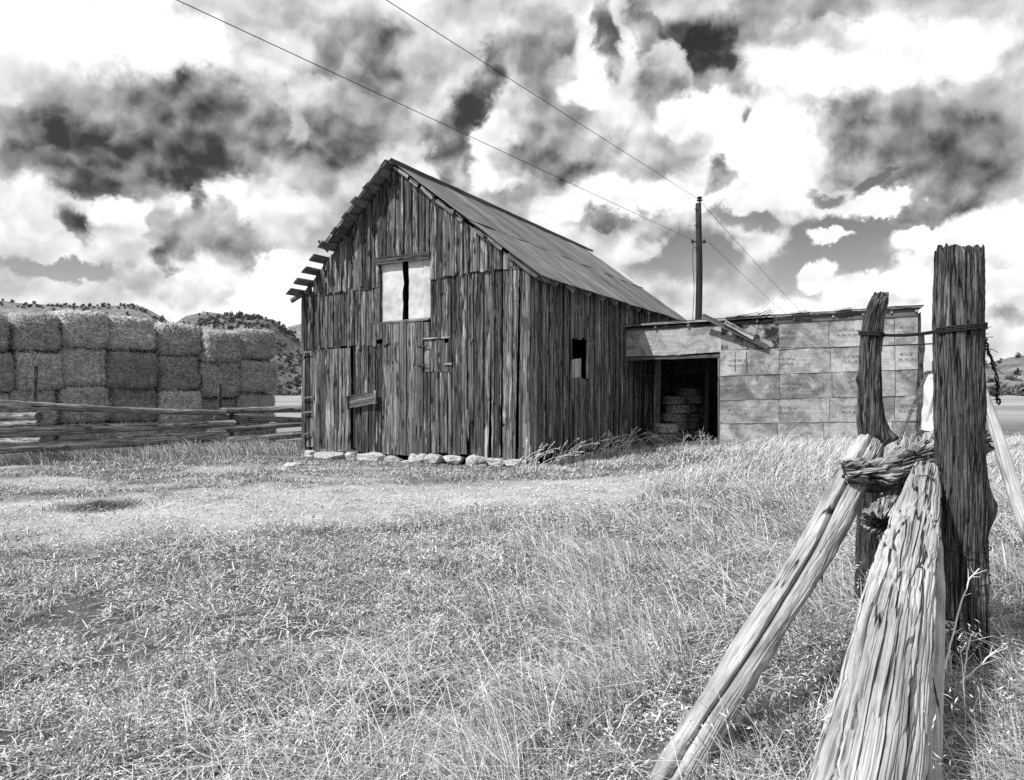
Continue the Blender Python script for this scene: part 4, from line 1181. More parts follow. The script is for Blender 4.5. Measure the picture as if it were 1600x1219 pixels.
p3 = ptw(1205, 472, 47); wire_thing('power_line', sagline(pB+np.array([.5, 0, 0]), pB+(p3-pB)*2.3, .2), .009, 'thin wire dropping behind the shed from mid pole', 'power line')

# ------------------------------------------------------------------ hay bales
H0 = np.array([(95-CX)/F*22.3, 22.3]); H1 = np.array([(438-CX)/F*27.6, 27.6])
HA = (H1-H0)/np.linalg.norm(H1-H0); HN = np.array([-HA[1], HA[0]])
def bale_mesh(w, h, d, seed):
    r = np.random.default_rng(seed)
    mb = MB(); n = 56
    g = np.linspace(-1, 1, n)
    U, Vv = np.meshgrid(g, g, indexing='ij'); one = np.ones_like(U)
    I, J = np.meshgrid(np.arange(n-1), np.arange(n-1), indexing='ij')
    q0 = np.stack([I*n+J, (I+1)*n+J, (I+1)*n+J+1, I*n+J+1], -1).reshape(-1, 4)
    surf = []
    for (a, b, c, fl) in ((U, -one, Vv, 0), (U, one, Vv, 1), (-one, U, Vv, 1), (one, U, Vv, 0), (U, Vv, one, 0), (U, Vv, -one, 1)):
        P = np.stack([a, b, c], -1).reshape(-1, 3)
        L6 = (np.abs(P)**9).sum(1)**(1/9); P = P/L6[:, None]*1.0
        nr = P/np.linalg.norm(P, axis=1)[:, None]
        X_, Y_, Z_ = P[:, 0]*w/2, P[:, 1]*d/2, P[:, 2]*h/2
        fl_g = -2.2*np.clip(1-np.abs(((X_+.03*perlin(Z_*2.0, seed, 1.0))/.19+seed*.37) % 1-.5)/.26, 0, 1)*(.6+.6*perlin(X_*3, seed, 2.0))     # pressed flakes
        dsp = .075*fbm(X_*1.7+seed, Y_*2.0, Z_*2.0, 5, .6)+.022*fl_g+.02*perlin(X_*14, Y_*14, Z_*14+seed)
        band = np.exp(-((Z_-h*.18)/.02)**2)+np.exp(-((Z_+h*.2)/.02)**2)
        dsp = dsp-.02*band
        Q = np.stack([X_, Y_, Z_], -1)+nr*dsp[:, None]
        mb.add(Q, None, q0[:, ::-1] if fl else q0, .42+.32*fbm(X_*7+seed, Y_*7, Z_*20, 3), Q); surf.append((Q, nr))
    Q = np.concatenate([s[0] for s in surf[:1]*3+surf[2:5]]); Nn = np.concatenate([s[1] for s in surf[:1]*3+surf[2:5]])
    k = 2600
    idx = r.integers(0, len(Q), k); p = Q[idx]+r.normal(0, .02, (k, 3)); nn = Nn[idx]
    t = r.normal(size=(k, 3)); t[:, 2] *= 1.1; t = t-nn*(t*nn).sum(1)[:, None]*.8; t[:, 2] -= .25; t /= np.linalg.norm(t, axis=1)[:, None]
    ln = r.uniform(.06, .3, k)[:, None]
    e = p+t*ln+nn*r.uniform(.0, .03, (k, 1)); sd_ = np.cross(t, nn); sd_ /= np.linalg.norm(sd_, axis=1)[:, None]+1e-9
    wd = r.uniform(.004, .009, (k, 1))
    p0 = p+nn*.006
    Vs = np.stack([p0-sd_*wd, p0+sd_*wd, e], 1).reshape(-1, 3)
    mb.add(Vs, np.arange(3*k).reshape(-1, 3), None, np.repeat(r.beta(1.5, 1.6, k), 3), Vs)
    return mb.build('hay_bale', M['hay'])
cols_px = [-60, 20, 95, 173, 250, 317, 376, 438]
def hay_t(px):
    dx = (px-CX)/F
    t = (H0 @ HN)/(dx*HN[0]+HN[1]); p = np.array([dx*t, t]); return (p-H0) @ HA, t
ct = [hay_t(p) for p in cols_px]
bale_src = [bale_mesh(1.0, 1.0, 1.0, s) for s in range(6)] if False else [bale_mesh(1.36, 1.13, 2.3, 3+s*5) for s in range(6)]
used = set(); kk = 0
tops_px = [488, 488, 488, 484, 495, 504, 514.5, 515]
rown = ['top', 'second', 'third', 'bottom']
coln = ['in the outermost left column', 'in the second column from left', 'in the third column from left', 'in the fourth column from left', 'in the third column from right', 'in the second column from right', 'at the right hand end']
for c in range(7):
    t0, t1 = ct[c][0], ct[c+1][0]; w = t1-t0; tm = (t0+t1)/2; Ym = (ct[c][1]+ct[c+1][1])/2
    ztop_ = HC+(CY-tops_px[c+1])/F*Ym
    hts = [1.10, 1.16, 1.14, 1.16]
    if c in (2, 5): hts = [1.12, 1.24, 1.08, 1.1]
    z = ztop_
    for r_i in range(4):
        h = hts[r_i]
        s_i = (c*5+r_i*3) % 6
        src = bale_src[s_i]
        if s_i not in used: o = src; used.add(s_i)
        else: o = src.copy(); COL.objects.link(o)
        dep = rng.normal(0, .11)+(.25 if (c, r_i) in ((3, 2), (6, 2)) else 0)
        p = H0+HA*(tm+rng.normal(0, .02))+HN*(1.15+dep)
        o.location = (p[0], p[1], z-h/2-.012); o.scale = (w/1.36*rng.uniform(.955, 1.0), 1, h/1.13*rng.uniform(.965, .99))
        o.rotation_euler = (rng.normal(0, .02), rng.normal(0, .018), math.atan2(HA[1], HA[0])+rng.normal(0, .05))
        o.name = 'hay_bale'
        tag(o, 'shaggy hay bale, %s row, %s' % (rown[r_i], coln[c]), 'hay bale', 'hay bales stacked behind the rail fence')
        z -= h

# leafless trees behind the stack
def bare_tree(base, H, seed, lab):
    r = np.random.default_rng(seed); root = empty('bare_tree', base); tag(root, lab, 'tree', 'leafless trees behind the hay')
    tm_, cm = MB(), MB()
    def grow(p, d, ln, rad, lev):
        n = 5; pts = [p]; dd = d.copy()
        for i in range(n):
            dd = dd+r.normal(0, .16, 3); dd[2] += .04; dd /= np.linalg.norm(dd); pts.append(pts[-1]+dd*ln/n)
        tube(tm_ if lev == 0 else cm, pts, np.linspace(rad, rad*.55, n+1), 6 if lev < 2 else 4, r.random(), caps=False)
        if lev >= 4: return
        for k in range(r.integers(3, 5)):
            f = r.integers(2, n+1); nd = dd+r.normal(0, .62, 3); nd[2] = abs(nd[2])*.8+.1; nd /= np.linalg.norm(nd)
            grow(pts[f], nd, ln*r.uniform(.55, .8), rad*.5, lev+1)
    grow(np.zeros(3), np.array([0, 0, 1.0]), H*.34, H*.028, 0)
    tm_.build('trunk', M['branch'], root); cm.build('crown', M['branch'], root)
for k, (px, Yt, pyt, lab) in enumerate(((186, 62, 470, 'leafless tree with thin forked twigs above the third hay column'), (205, 66, 474, 'bare tree behind the hay, second from the left of the twiggy group'), (222, 60, 473, 'bare spreading tree above the gap between the third and fourth hay columns'), (243, 64, 474, 'rightmost bare tree of the twiggy group behind the hay'), (170, 70, 477, 'smallest bare tree, leftmost of the twiggy group behind the hay'))):
    p = ptw(px, 609, Yt); H = (CY-pyt)/F*Yt+HC+.6
    bare_tree((p[0], p[1], -.6), H*.86, 40+k, lab)

# ------------------------------------------------------------------ noisy log builder
def log_mesh(mb, pts, radii, nl, na, disp, rnd=.3, cap0='flat', cap1='flat', capn=0.02, squash=(1, 1), twist=0.0, refdir=None, seed=0.0):
    pts = np.asarray(pts, float); radii = np.asarray(radii, float)
    sl = np.concatenate([[0], np.cumsum(np.linalg.norm(np.diff(pts, axis=0), axis=1))])
    s = np.linspace(0, sl[-1], nl)
    # smooth (Catmull-like) resampling
    P = np.stack([np.interp(s, sl, pts[:, k]) for k in range(3)], -1); rr = np.interp(s, sl, radii)
    win = max(1, nl//24)
    if win > 1:
        kx = np.hanning(2*win+1); kx /= kx.sum()
        pad = lambda a: np.concatenate([2*a[:1]-a[win:0:-1], a, 2*a[-1:]-a[-2:-win-2:-1]])
        P = np.stack([np.convolve(pad(P[:, k]), kx, 'valid') for k in range(3)], -1); rr = np.convolve(pad(rr), kx, 'valid')
    T = np.gradient(P, axis=0); T /= np.linalg.norm(T, axis=1)[:, None]
    ref = np.array(refdir, float) if refdir is not None else (np.array([0, 0, 1.0]) if abs(T[0][2]) < .8 else np.array([0, -1.0, 0]))
    N = np.zeros_like(P); B = np.zeros_like(P); nv = ref
    for i in range(nl):
        nv = nv-T[i]*nv.dot(T[i]); nv /= np.linalg.norm(nv); N[i] = nv; B[i] = np.cross(T[i], nv)
    th = np.linspace(0, 2*math.pi, na, endpoint=False)
    S, TH = np.meshgrid(s, th, indexing='ij'); RR = np.repeat(rr[:, None], na, 1)
    THt = TH+twist*S
    gx = RR*np.cos(THt); gy = RR*np.sin(THt)
    D = disp(gx, gy, S, TH, RR)
    rad = RR+D
    V = P[:, None, :]+N[:, None, :]*(rad*np.cos(TH)*squash[0])[..., None]+B[:, None, :]*(rad*np.sin(TH)*squash[1])[..., None]
    # ragged ends
    def ragged(i, sign):
        nz = fbm(V[i, :, 0]*24+seed, V[i, :, 1]*24, V[i, :, 2]*10, 4, .6)
        return nz
    e0 = ragged(0, -1); e1 = ragged(-1, 1)
    k = 10
    for i in range(k):
        f = (1-i/k)**2
        V[i] -= T[0]*(capn*e0*f)[:, None]; V[-1-i] += T[-1]*(capn*e1*f)[:, None]
    G = np.stack([gx, gy, S], -1)
    I, J = np.meshgrid(np.arange(nl-1), np.arange(na), indexing='ij'); J2 = (J+1) % na
    q = np.stack([I*na+J, I*na+J2, (I+1)*na+J2, (I+1)*na+J], -1).reshape(-1, 4)
    VV = [V.reshape(-1, 3)]; GG = [G.reshape(-1, 3)]; base = nl*na; Q = [q]; Tt = []
    for end, (i, cap) in enumerate(((0, cap0), (nl-1, cap1))):
        prev = i*na; dirn = -T[0] if end == 0 else T[-1]
        rings = 9
        for m in range(1, rings):
            f = 1-m/rings
            xr = gx[i]*f; yr = gy[i]*f
            nz = fbm(xr*24+seed+5, yr*24, 3.0, 4, .6)*capn*1.3
            if cap == 'hollow': nz = nz-.12*sst(.82, .45, f)*np.ones(na)
            if cap == 'dome': nz = nz+rr[i]*.35*(1-f*f)
            ring = P[i]+N[i]*(rad[i]*f*np.cos(th)*squash[0])[:, None]+B[i]*(rad[i]*f*np.sin(th)*squash[1])[:, None]+dirn*(nz+(capn*(e0 if end == 0 else e1)*f*.5))[:, None]
            VV.append(ring); GG.append(np.stack([xr*3, yr*3, np.full(na, s[i])+nz], -1))
            a = np.arange(na); b = (a+1) % na
            qq = np.stack([prev+a, base+a, base+b, prev+b], -1)
            Q.append(qq if end == 1 else qq[:, ::-1])
            prev = base; base += na
        VV.append((P[i]+dirn*(-.13 if cap == 'hollow' else (rr[i]*.35 if cap == 'dome' else 0)))[None]); GG.append(np.array([[0, 0, s[i]]]))
        a = np.arange(na); b = (a+1) % na
        tt = np.stack([prev+a, np.full(na, base), prev+b], -1); Tt.append(tt if end == 1 else tt[:, ::-1]); base += 1
    mb.add(np.concatenate(VV), np.concatenate(Tt), np.concatenate(Q), rnd, np.concatenate(GG))

def line_px(p0, Y0, p1, Y1, n=8, bend=None):
    """3D straight line between two image points at given depths"""
    a = ptw(p0[0], p0[1], Y0); b = ptw(p1[0], p1[1], Y1); return [a+(b-a)*f for f in np.linspace(0, 1, n)]

def d_rail(seed):
    def f(gx, gy, s, th, r):
        return r*.12*fbm(gx*5+seed, gy*5, s*1.2, 3)-.012*np.clip(1-np.abs(perlin(gx*16+seed, gy*16, s*.5))/.12, 0, 1)+.004*fbm(gx*30, gy*30, s*6+seed, 2)
    return f

# ------------------------------------------------------------------ rail fence on the left
fence = empty('rail_fence', (ptw(345, 690, 21)[0], 21.0, -.1)); tag(fence, 'zigzag fence of weathered horizontal log rails before the hay', 'fence')
fo = np.array(fence.location)
def rail(p0, Y0, p1, Y1, r0, r1, seed, mid=None, mat='rail'):
    pts = line_px(p0, Y0, p1, Y1, 12)
    if mid: pts = [p+np.array([0, 0, -mid*4*f*(1-f)]) for p, f in zip(pts, np.linspace(0, 1, 12))]
    mb = MB(); log_mesh(mb, np.array(pts)-fo, np.linspace(r0*1.22, r1*1.22, 12), 110, 24, d_rail(seed), rnd=(seed*.173) % 1, capn=.03, seed=seed)
    mb.build('rail', M[mat], fence, smooth=True)
def nx(px0, py0, px1, py1, px): return py0+(py1-py0)*(px-px0)/(px1-px0)
# left bay, running from beyond the left edge
rail((-70, 628), 16.0, (352, 645.5), 21.2, .085, .058, 1.0, mid=.03)
rail((-70, 679), 16.0, (365, 662), 21.3, .10, .085, 2.0)
rail((-70, 706), 16.0, (351, 681), 21.2, .09, .125, 3.0)
# right bay passing behind the barn corner
rail((344, 641.5), 21.4, (520, 638.5), 23.0, .065, .085, 4.0)
rail((335, 651), 21.5, (520, 659), 23.0, .075, .07, 5.0)
rail((326, 672.5), 21.3, (520, 659), 23.0, .08, .075, 6.0)
rail((343, 689), 21.4, (520, 675), 23.0, .085, .085, 7.0)
rail((338, 698), 21.6, (520, 688), 23.0, .06, .06, 8.0)
# stub ends of the bay further left
rail((-80, 654), 18.6, (61, 651), 17.4, .085, .09, 9.0)
rail((-80, 664), 18.6, (63, 661), 17.3, .06, .06, 10.0)
rail((-80, 690), 18.6, (70, 690), 17.4, .08, .08, 11.0)
for (px, p0, p1, Yf, rad, wsd) in ((343, 601, 700, 21.9, .06, 12), (52, 573, 705, 17.6, .045, 13), (362, 640, 700, 21.6, .06, 15)):
    mb = MB(); log_mesh(mb, np.array(line_px((px, p1+4), Yf, (px+(4 if wsd == 13 else 0), p0), Yf, 6))-fo, np.full(6, rad), 40, 14, d_rail(wsd), rnd=wsd*.07, capn=.03)
    mb.build('stake', M['post_crook'], fence, smooth=True)

# ------------------------------------------------------------------ foreground timbers
def groove(n, w): return np.clip(1-np.abs(n)/w, 0, 1)**1.2
def d_post(seed, lump=.012, g1=.011, g2=.005):
    def f(gx, gy, s, th, r):
        w = .5*perlin(gx*6, gy*6, s*2+seed)
        d = lump*fbm(gx*7+seed, gy*7, s*2.2, 3)
        c1 = perlin(gx*36+seed+w, gy*36, s*1.2); c2 = perlin(gx*85+seed, gy*85+w, s*4.0)
        msk = .4+.6*sst(-.1, .3, perlin(gx*10, gy*10, s*1.7+seed))
        return d-g1*1.3*groove(c1, .18)*msk-g2*groove(c2, .3)+.002*perlin(gx*150, gy*150, s*30)
    return f
def thing_log(name, lab, cat, mat, pts, radii, nl, na, disp, group=None, **k):
    pts = np.asarray(pts, float); c = pts[0].copy(); mb = MB()
    log_mesh(mb, pts-c, radii, nl, na, disp, **k); o = mb.build(name, M[mat], smooth=True); o.location = c; tag(o, lab, cat, group); return o

# thick post
YB = 3.97
def d_big(gx, gy, s, th, r):
    d = d_post(2.0, lump=.006)(gx, gy, s, th, r)
    # knots bulging on the right side
    for (t0, s0, amp, wt, ws) in ((1.45, .98, .045, .5, .09), (1.35, 1.02, .02, .8, .2), (1.6, 1.52, .016, .5, .12), (1.5, .70, .016, .5, .12), (-.2, .93, -.008, .1, .018)):
        d = d+amp*np.exp(-(((np.angle(np.exp(1j*(th-t0))))/wt)**2)-((s-s0)/ws)**2)
    return d
bp = [ptw(1501, 1085, YB), ptw(1501, 980, YB), ptw(1500, 850, YB), ptw(1498.5, 700, YB), ptw(1498, 600, YB), ptw(1497, 500, YB), ptw(1497.5, 392, YB)]
br = np.array([38.5, 38, 36, 35, 35.5, 35, 33.5])/F*YB
big = thing_log('fence_post', 'thick dark cracked fence post with splintered top at the right', 'fence post', 'post_dark', bp, br, 460, 300, d_big, capn=.034, refdir=(0, -1, 0), rnd=.21)

# crooked post
YC = 5.0
cp = [ptw(1352, 985, YC), ptw(1354, 880, YC), ptw(1357, 770, YC), ptw(1361, 690, YC), ptw(1361, 650, YC), ptw(1360, 600, YC), ptw(1360.5, 540, YC), ptw(1362, 515, YC), ptw(1367, 488, YC), ptw(1374, 470, YC), ptw(1377, 460, YC)]
cr = np.array([16, 16.5, 17.5, 18, 18, 17, 15.8, 15.5, 15, 13, 10.5])/F*YC
def d_crook(gx, gy, s, th, r):
    d = d_post(9.0, lump=.012, g1=.014, g2=.007)(gx, gy, s, th, r)
    zz = np.interp(s, [0, 2.3], [0, 2.3])
    for (t0, s0, amp, wt, ws) in ((-1.5, 1.68, .024, .5, .035), (1.35, 1.29, .075, .55, .035), (1.3, 1.34, .03, .6, .06), (-1.5, 1.42, .016, .6, .06), (.2, 2.02, .014, .35, .04)):
        d = d+amp*np.exp(-((np.angle(np.exp(1j*(th-t0)))/wt)**2)-((s-s0)/ws)**2)
    return d
thing_log('fence_post', 'slim crooked gnarled post leaning behind the pale brace log', 'fence post', 'post_crook', cp, cr, 420, 150, d_crook, capn=.03, refdir=(0, -1, 0), rnd=.63)

# pale brace log
def d_brace(gx, gy, s, th, r):
    d = .012*fbm(gx*6, gy*6, s*2.0, 3)+.004*fbm(gx*26, gy*26, s*6, 3)-.004*groove(perlin(gx*34, gy*34, s*1.0), .14)
    t0 = .50+.16*np.sin(s*2.6+.5)+.15*perlin(s*2.5, 1.0, 2.0)+.05*perlin(s*11, 3.0, 1.0)
    arc = np.angle(np.exp(1j*(th-t0)))*r
    wd = .006*(.4+np.clip(1.0+.8*perlin(s*3.0, 7.0, 1.0), 0, 2))
    brk = sst(-.55, -.25, perlin(s*2.1, 8.0, 4.0))
    d = d-.05*np.exp(-(arc/wd)**2)*brk
    arc2 = np.angle(np.exp(1j*(th-t0-.75-.2*np.sin(s*4))))*r
    d = d-.014*np.exp(-(arc2/.004)**2)*sst(.05, .3, perlin(s*2.4, 1.0, 9.0))
    return d
bl0, bl1 = ptw(1358, 701, 4.42), ptw(1064, 1214, 2.93)
bpts = [bl0+(bl1-bl0)*f+np.array([.02*math.sin(f*5), 0, .012*math.sin(f*7+1)]) for f in np.linspace(0, 1.12, 10)]
brr = np.linspace(.094, .078, 10); brr[0] = .08
thing_log('brace_log', 'pale peeled log with a long dark split propped against the gnarled rail', 'log', 'brace', bpts, brr, 560, 260, d_brace, cap0='dome', capn=.02, refdir=(0, -1, .2), rnd=.5)
# torn strip of bark hanging off it
mb = MB(); a = ptw(1284, 876, 3.72); 
tube(mb, [(-.01, 0, .05), (0, 0, 0), (.008, .01, -.05), (.003, .005, -.11)], [.004, .010, .008, .002], 6)
o = mb.build('bark_strip', M['burl']); o.location = a; tag(o, 'short dark strip of bark hanging under the pale brace log', 'bark')

# silver driftwood log sloping towards the viewer
def d_drift(gx, gy, s, th, r):
    w = .9*perlin(gx*3, gy*3, s*1.5)+.5*perlin(gx*8, gy*8, s*3.6)+.12*perlin(gx*16, gy*16, s*9)
    d = .016*fbm(gx*5+3, gy*5, s*1.3, 3)
    c1 = perlin(gx*34+w, gy*34+w*.6, s*.45); c2 = perlin(gx*66+w*1.8, gy*66, s*.9); c3 = perlin(gx*15+w*.6, gy*15, s*.3)
    m = .45+.55*sst(-.3, .3, perlin(gx*6+9, gy*6, s*1.2))
    d = d-.022*groove(c1, .2)*m-.010*groove(c2, .26)-.04*groove(c3, .07)*m
    d = d-.03*np.exp(-((np.angle(np.exp(1j*(th-.45)))*r/.03)**2)-((s-1.15)/.03)**2)
    return d+.0012*perlin(gx*160, gy*160, s*14)
dl0, dl1 = ptw(1446, 734, 4.02), ptw(1357, 1200, 2.33)
dd_ = dl1-dl0
dp = [dl0+dd_*f for f in (0, .1, .25, .42, .6, .8, 1.0, 1.25, 1.55)]
dr = [.068, .088, .102, .124, .142, .158, .168, .172, .17]
thing_log('driftwood_log', 'silver flared log with deep wavy grain sloping towards the viewer', 'log', 'drift', dp, dr, 560, 620, d_drift, cap0='dome', capn=.025, refdir=(0, -1, .6), squash=(.92, .96), rnd=.77)
# second, smoother slab behind it
def d_slab(gx, gy, s, th, r):
    return .012*fbm(gx*6+20, gy*6, s*1.5, 3)-.008*groove(perlin(gx*24, gy*24, s*.8+5), .12)+.002*perlin(gx*90, gy*90, s*8)
sl0, sl1 = ptw(1456, 826, 3.78), ptw(1441, 1215, 2.52)
thing_log('split_log', 'smooth grey split log wedged between driftwood log and thick post', 'log', 'brace', [sl0+(sl1-sl0)*f for f in np.linspace(0, 1.5, 6)], [.045, .058, .06, .06, .06, .06], 260, 100, d_slab, cap0='dome', refdir=(0, -1, .5), rnd=.13)

# gnarled rail across the corner
def d_gnarl(gx, gy, s, th, r):
    w = .5*perlin(gx*8, gy*8, s*6)
    d = .028*fbm(gx*8+4, gy*8, s*7, 3)
    rope = perlin(gx*42+w*2, gy*42, s*7.0); c = perlin(gx*22+w, gy*22, s*3.0)
    kn = sst(.15, .5, s)*.014*np.abs(fbm(gx*22, gy*22, s*20, 3))
    return d-.02*groove(rope, .26)-.034*groove(c, .13)+kn*2.4-.004*groove(perlin(gx*110, gy*110, s*18), .4)
gp = [ptw(1320, 740, 4.08), ptw(1350, 737, 4.06), ptw(1385, 735, 4.06), ptw(1420, 723, 4.14), ptw(1450, 709, 4.25), ptw(1490, 697, 4.34), ptw(1525, 690, 4.42)]
gr = [.066, .072, .085, .092, .1, .1, .09]
thing_log('gnarled_rail', 'gnarled short rail with rotten hollow end resting across the corner', 'rail', 'gnarl', gp, gr, 480, 320, d_gnarl, cap0='hollow', capn=.012, refdir=(0, -1, .3), rnd=.4)
gp2 = [ptw(1425, 762, 4.22), ptw(1402, 786, 4.1), ptw(1378, 826, 3.92)]
thing_log('broken_limb', 'short broken limb with blackened hollow end under the gnarled rail', 'limb', 'gnarl', gp2, [.07, .085, .085], 200, 160, d_gnarl, cap1='hollow', capn=.015, refdir=(0, -1, .3), rnd=.9)
thing_log('round_rail', 'dark round rail lying just beneath the gnarled rail', 'rail', 'post_dark', [ptw(1336, 752, 4.45), ptw(1375, 752, 4.45), ptw(1470, 742, 4.5)], [.062, .066, .07], 120, 70, d_post(5.0), refdir=(0, -1, .3), rnd=.8)
# black burl on the rail beside the thick post
mb = MB(); rock(mb, (0, 0, 0), (.13, .12, .10), 5.5, 4); V0 = mb.V[0]
mb.V[0] = V0*(1+.25*fbm(V0[:, 0]*40, V0[:, 1]*40, V0[:, 2]*40, 3))[:, None]
o = mb.build('burl', M['burl'], smooth=True); o.location = ptw(1453, 686, 4.5); tag(o, 'black charred burl sitting on the rail left of the thick post', 'burl')
# white log behind the thick post
def d_white(gx, gy, s, th, r): return .02*fbm(gx*7+2, gy*7, s*3, 3)-.03*groove(perlin(gx*9, gy*9, s*1.2+2), .12)
thing_log('white_log', 'white barked log leaning up behind the left side of the thick post', 'log', 'bark_white', [ptw(1456, 730, 6.2), ptw(1458, 660, 6.2), ptw(1457, 615, 6.2), ptw(1456, 590, 6.2)], [.09, .085, .07, .045], 120, 70, d_white, cap1='dome', refdir=(0, -1, 0), rnd=.2)
thing_log('stake', 'small dark stake showing beside the thick post above the white log', 'stake', 'post_crook', [ptw(1461.5, 640, 7.5), ptw(1461, 565, 7.5)], [.028, .026], 40, 20, d_rail(3.3), rnd=.3)
# perforated metal strap leaning against the white log
mb = MB(); a = ptw(1403, 694, 5.0); b = ptw(1449, 582, 5.1); c = ptw(1456, 583, 5.1)
pts = [a+(b-a)*f for f in np.linspace(0, 1, 14)]
dv = (b-a)/np.linalg.norm(b-a); wv = np.cross(dv, (0, 1, 0)); wv /= np.linalg.norm(wv)
L_ = np.linalg.norm(b-a); stp = .026; nst = int(L_/stp)
for side in (-1, 1):
    beam(mb, (a+wv*side*.0075)-a, (b+wv*side*.0075)-a, .006, .003, wdir=wv, nseg=10, jit=.0006, skew=.0)
for k in range(nst):
    q0_ = a+dv*(k*stp); beam(mb, q0_-a-wv*.006, q0_-a+wv*.006, .016, .003, wdir=dv, nseg=1, jit=0, skew=0)
beam(mb, b-a, c-a+np.array([0, 0, .004]), .02, .003, nseg=3)
o = mb.build('metal_strap', M['strap']); o.location = a; tag(o, 'narrow perforated metal strap slanting from the white log to the grass', 'strap')
# slab beyond the thick post
def d_right(gx, gy, s, th, r): return .012*fbm(gx*8, gy*8, s*2, 3)-.01*groove(perlin(gx*20, gy*20, s*.9), .15)
thing_log('leaning_slab', 'pale split rail leaning down to the right behind the thick post', 'rail', 'brace', [ptw(1532, 600, 5.4), ptw(1552, 660, 5.2), ptw(1592, 790, 4.9), ptw(1640, 930, 4.6)], [.03, .042, .045, .045], 200, 90, d_right, refdir=(0, -1, 0), rnd=.35)

# wires round the posts
def loop_pts(cx, cy, z, rx, ry, a0, a1, n, dz=0.0):
    return [(cx+rx*math.cos(a), cy+ry*math.sin(a), z+dz*(i/n)+.0012*math.sin(i*1.3)) for i, a in enumerate(np.linspace(a0, a1, n))]
def twist(a, b, r, turns, n, ph=0.0, sag=.01):
    a = np.asarray(a, float); b = np.asarray(b, float); P = []
    for i, f in enumerate(np.linspace(0, 1, n)):
        an = f*turns*2*math.pi+ph; P.append(a+(b-a)*f+np.array([0, r*math.cos(an), r*math.sin(an)-sag*4*f*(1-f)]))
    return P
wroot = empty('twisted_wire', ptw(1405, 522, 4.6)); tag(wroot, 'thick twisted wire tying the crooked post to the thick post', 'wire')
wo = np.array(wroot.location)
cA = ptw(1361.5, 522, YC); cB = ptw(1497.5, 514.5, YB)
rA = .068+.008; rB = 35/F*YB+.006
for k in range(3):
    dzz = (-.010, .0, .010)[k]
    mb = MB(); tube(mb, np.array(loop_pts(cA[0], cA[1], cA[2]-.012+dzz, rA, rA, math.radians(20), math.radians(-200), 26, .02))-wo, .0055, 7); mb.build('post_loop', M['wire'], wroot, smooth=True)
    mb = MB(); tube(mb, np.array(loop_pts(cB[0], cB[1], cB[2]-.012+dzz*1.1, rB+.003, rB+.003, math.radians(190), math.radians(370), 40, .035))-wo, .0055, 7); mb.build('post_loop', M['wire'], wroot, smooth=True)
pa = np.array([cA[0]+rA*.9, cA[1]-.02, cA[2]-.008]); pb = np.array([cB[0]-rB*.98, cB[1]-.02, cB[2]-.014])
mb = MB()
for ph in (0, 2.1, 4.2): tube(mb, np.array(twist(pa, pb, .006, 9, 120, ph))-wo, .0048, 6)
mb.build('twisted_strand', M['wire'], wroot, smooth=True)
# barbed wire tail on the right
br_ = np.random.default_rng(8)
broot = empty('barbed_wire', ptw(1534, 514, 4.0)); tag(broot, 'rusty tangle of barbed wire hanging off the right of the thick post', 'barbed wire'); bo_ = np.array(broot.location)
tail = [ptw(x, y, 3.95+.02*i) for i, (x, y) in enumerate(((1530, 513), (1535, 520), (1538, 530), (1541, 538), (1546, 552), (1552, 570), (1557, 588), (1559, 605), (1556, 620), (1561, 632)))]
mb = MB()
for k in range(3):
    P = np.array(tail)-bo_+br_.normal(0, .004, (len(tail), 3)); s_ = np.linspace(0, 1, len(P)); sf = np.linspace(0, 1, 70)
    P = np.stack([np.interp(sf, s_, P[:, c]) for c in range(3)], -1)+.006*np.stack([np.sin(sf*60+k*2), np.cos(sf*60+k*2), np.sin(sf*41)], -1)
    tube(mb, P, .0038, 6)
mb.build('strand', M['wire'], broot, smooth=True)
mb = MB()
for k in range(30):
    i = br_.uniform(0, 1)*(len(tail)-1); p = np.array(tail[int(i)])*(1-i % 1)+np.array(tail[min(int(i)+1, len(tail)-1)])*(i % 1)-bo_
    d = br_.normal(0, 1, 3); d /= np.linalg.norm(d); tube(mb, [p-d*.022, p+d*.002, p+d*.028], [.001, .0028, .001], 5)
for (x0, y0, x1, y1) in ((1536, 524, 1549, 510), (1539, 533, 1552, 526), (1545, 545, 1559, 551), (1556, 600, 1549, 616), (1552, 575, 1566, 584)):
    a = ptw(x0, y0, 3.97); b = ptw(x1, y1, 3.97); tube(mb, [a-bo_, (a+b)/2-bo_+np.array([0, .01, .008]), b-bo_], .0018, 5)
mb.build('barb', M['wire'], broot)
P = [(cB[0]+rB*1.0*math.cos(a), cB[1]+rB*math.sin(a), 0) for a in np.linspace(math.radians(180), math.radians(360), 26)]
for (py, lab, dz) in ((857, 'thin wire wound round the thick post a little below its knot', .02), (902, 'thin wire wound round the thick post, next above the drawn shadow line', -.015), (962, 'dark line round the thick post near the weeds, a wire shadow drawn solid', .03)):  # lowest ring is a wire's shadow on the post, modelled as dark wire
    z = ptw(1500, py, YB)[2]
    wire_thing('wire_and_wire_shadow', [(p[0]+(.004 if i % 2 else 0), p[1]-.006, z+dz*i/25) for i, p in enumerate([(cB[0]+.004+(rB+.012)*math.cos(a), cB[1]+(rB+.012)*math.sin(a)) for a in np.linspace(math.radians(170), math.radians(372), 26)])], .0032, lab, 'wire')
wire_thing('loose_wire', [ptw(1448, 848, 3.6), ptw(1468, 862, 3.75), ptw(1500, 882, 3.78), ptw(1548, 900, 3.8)], .0028, 'loose wire slanting across the base of the thick post', 'wire')
wire_thing('tie_wire', [ptw(x, y, Yv) for x, y, Yv in ((1424, 752, 3.88), (1434, 744, 3.82), (1446, 743, 3.80), (1456, 748, 3.80), (1464, 757, 3.84), (1467, 775, 3.9))], .0028, 'thin wire bound over the top end of the driftwood log', 'wire')
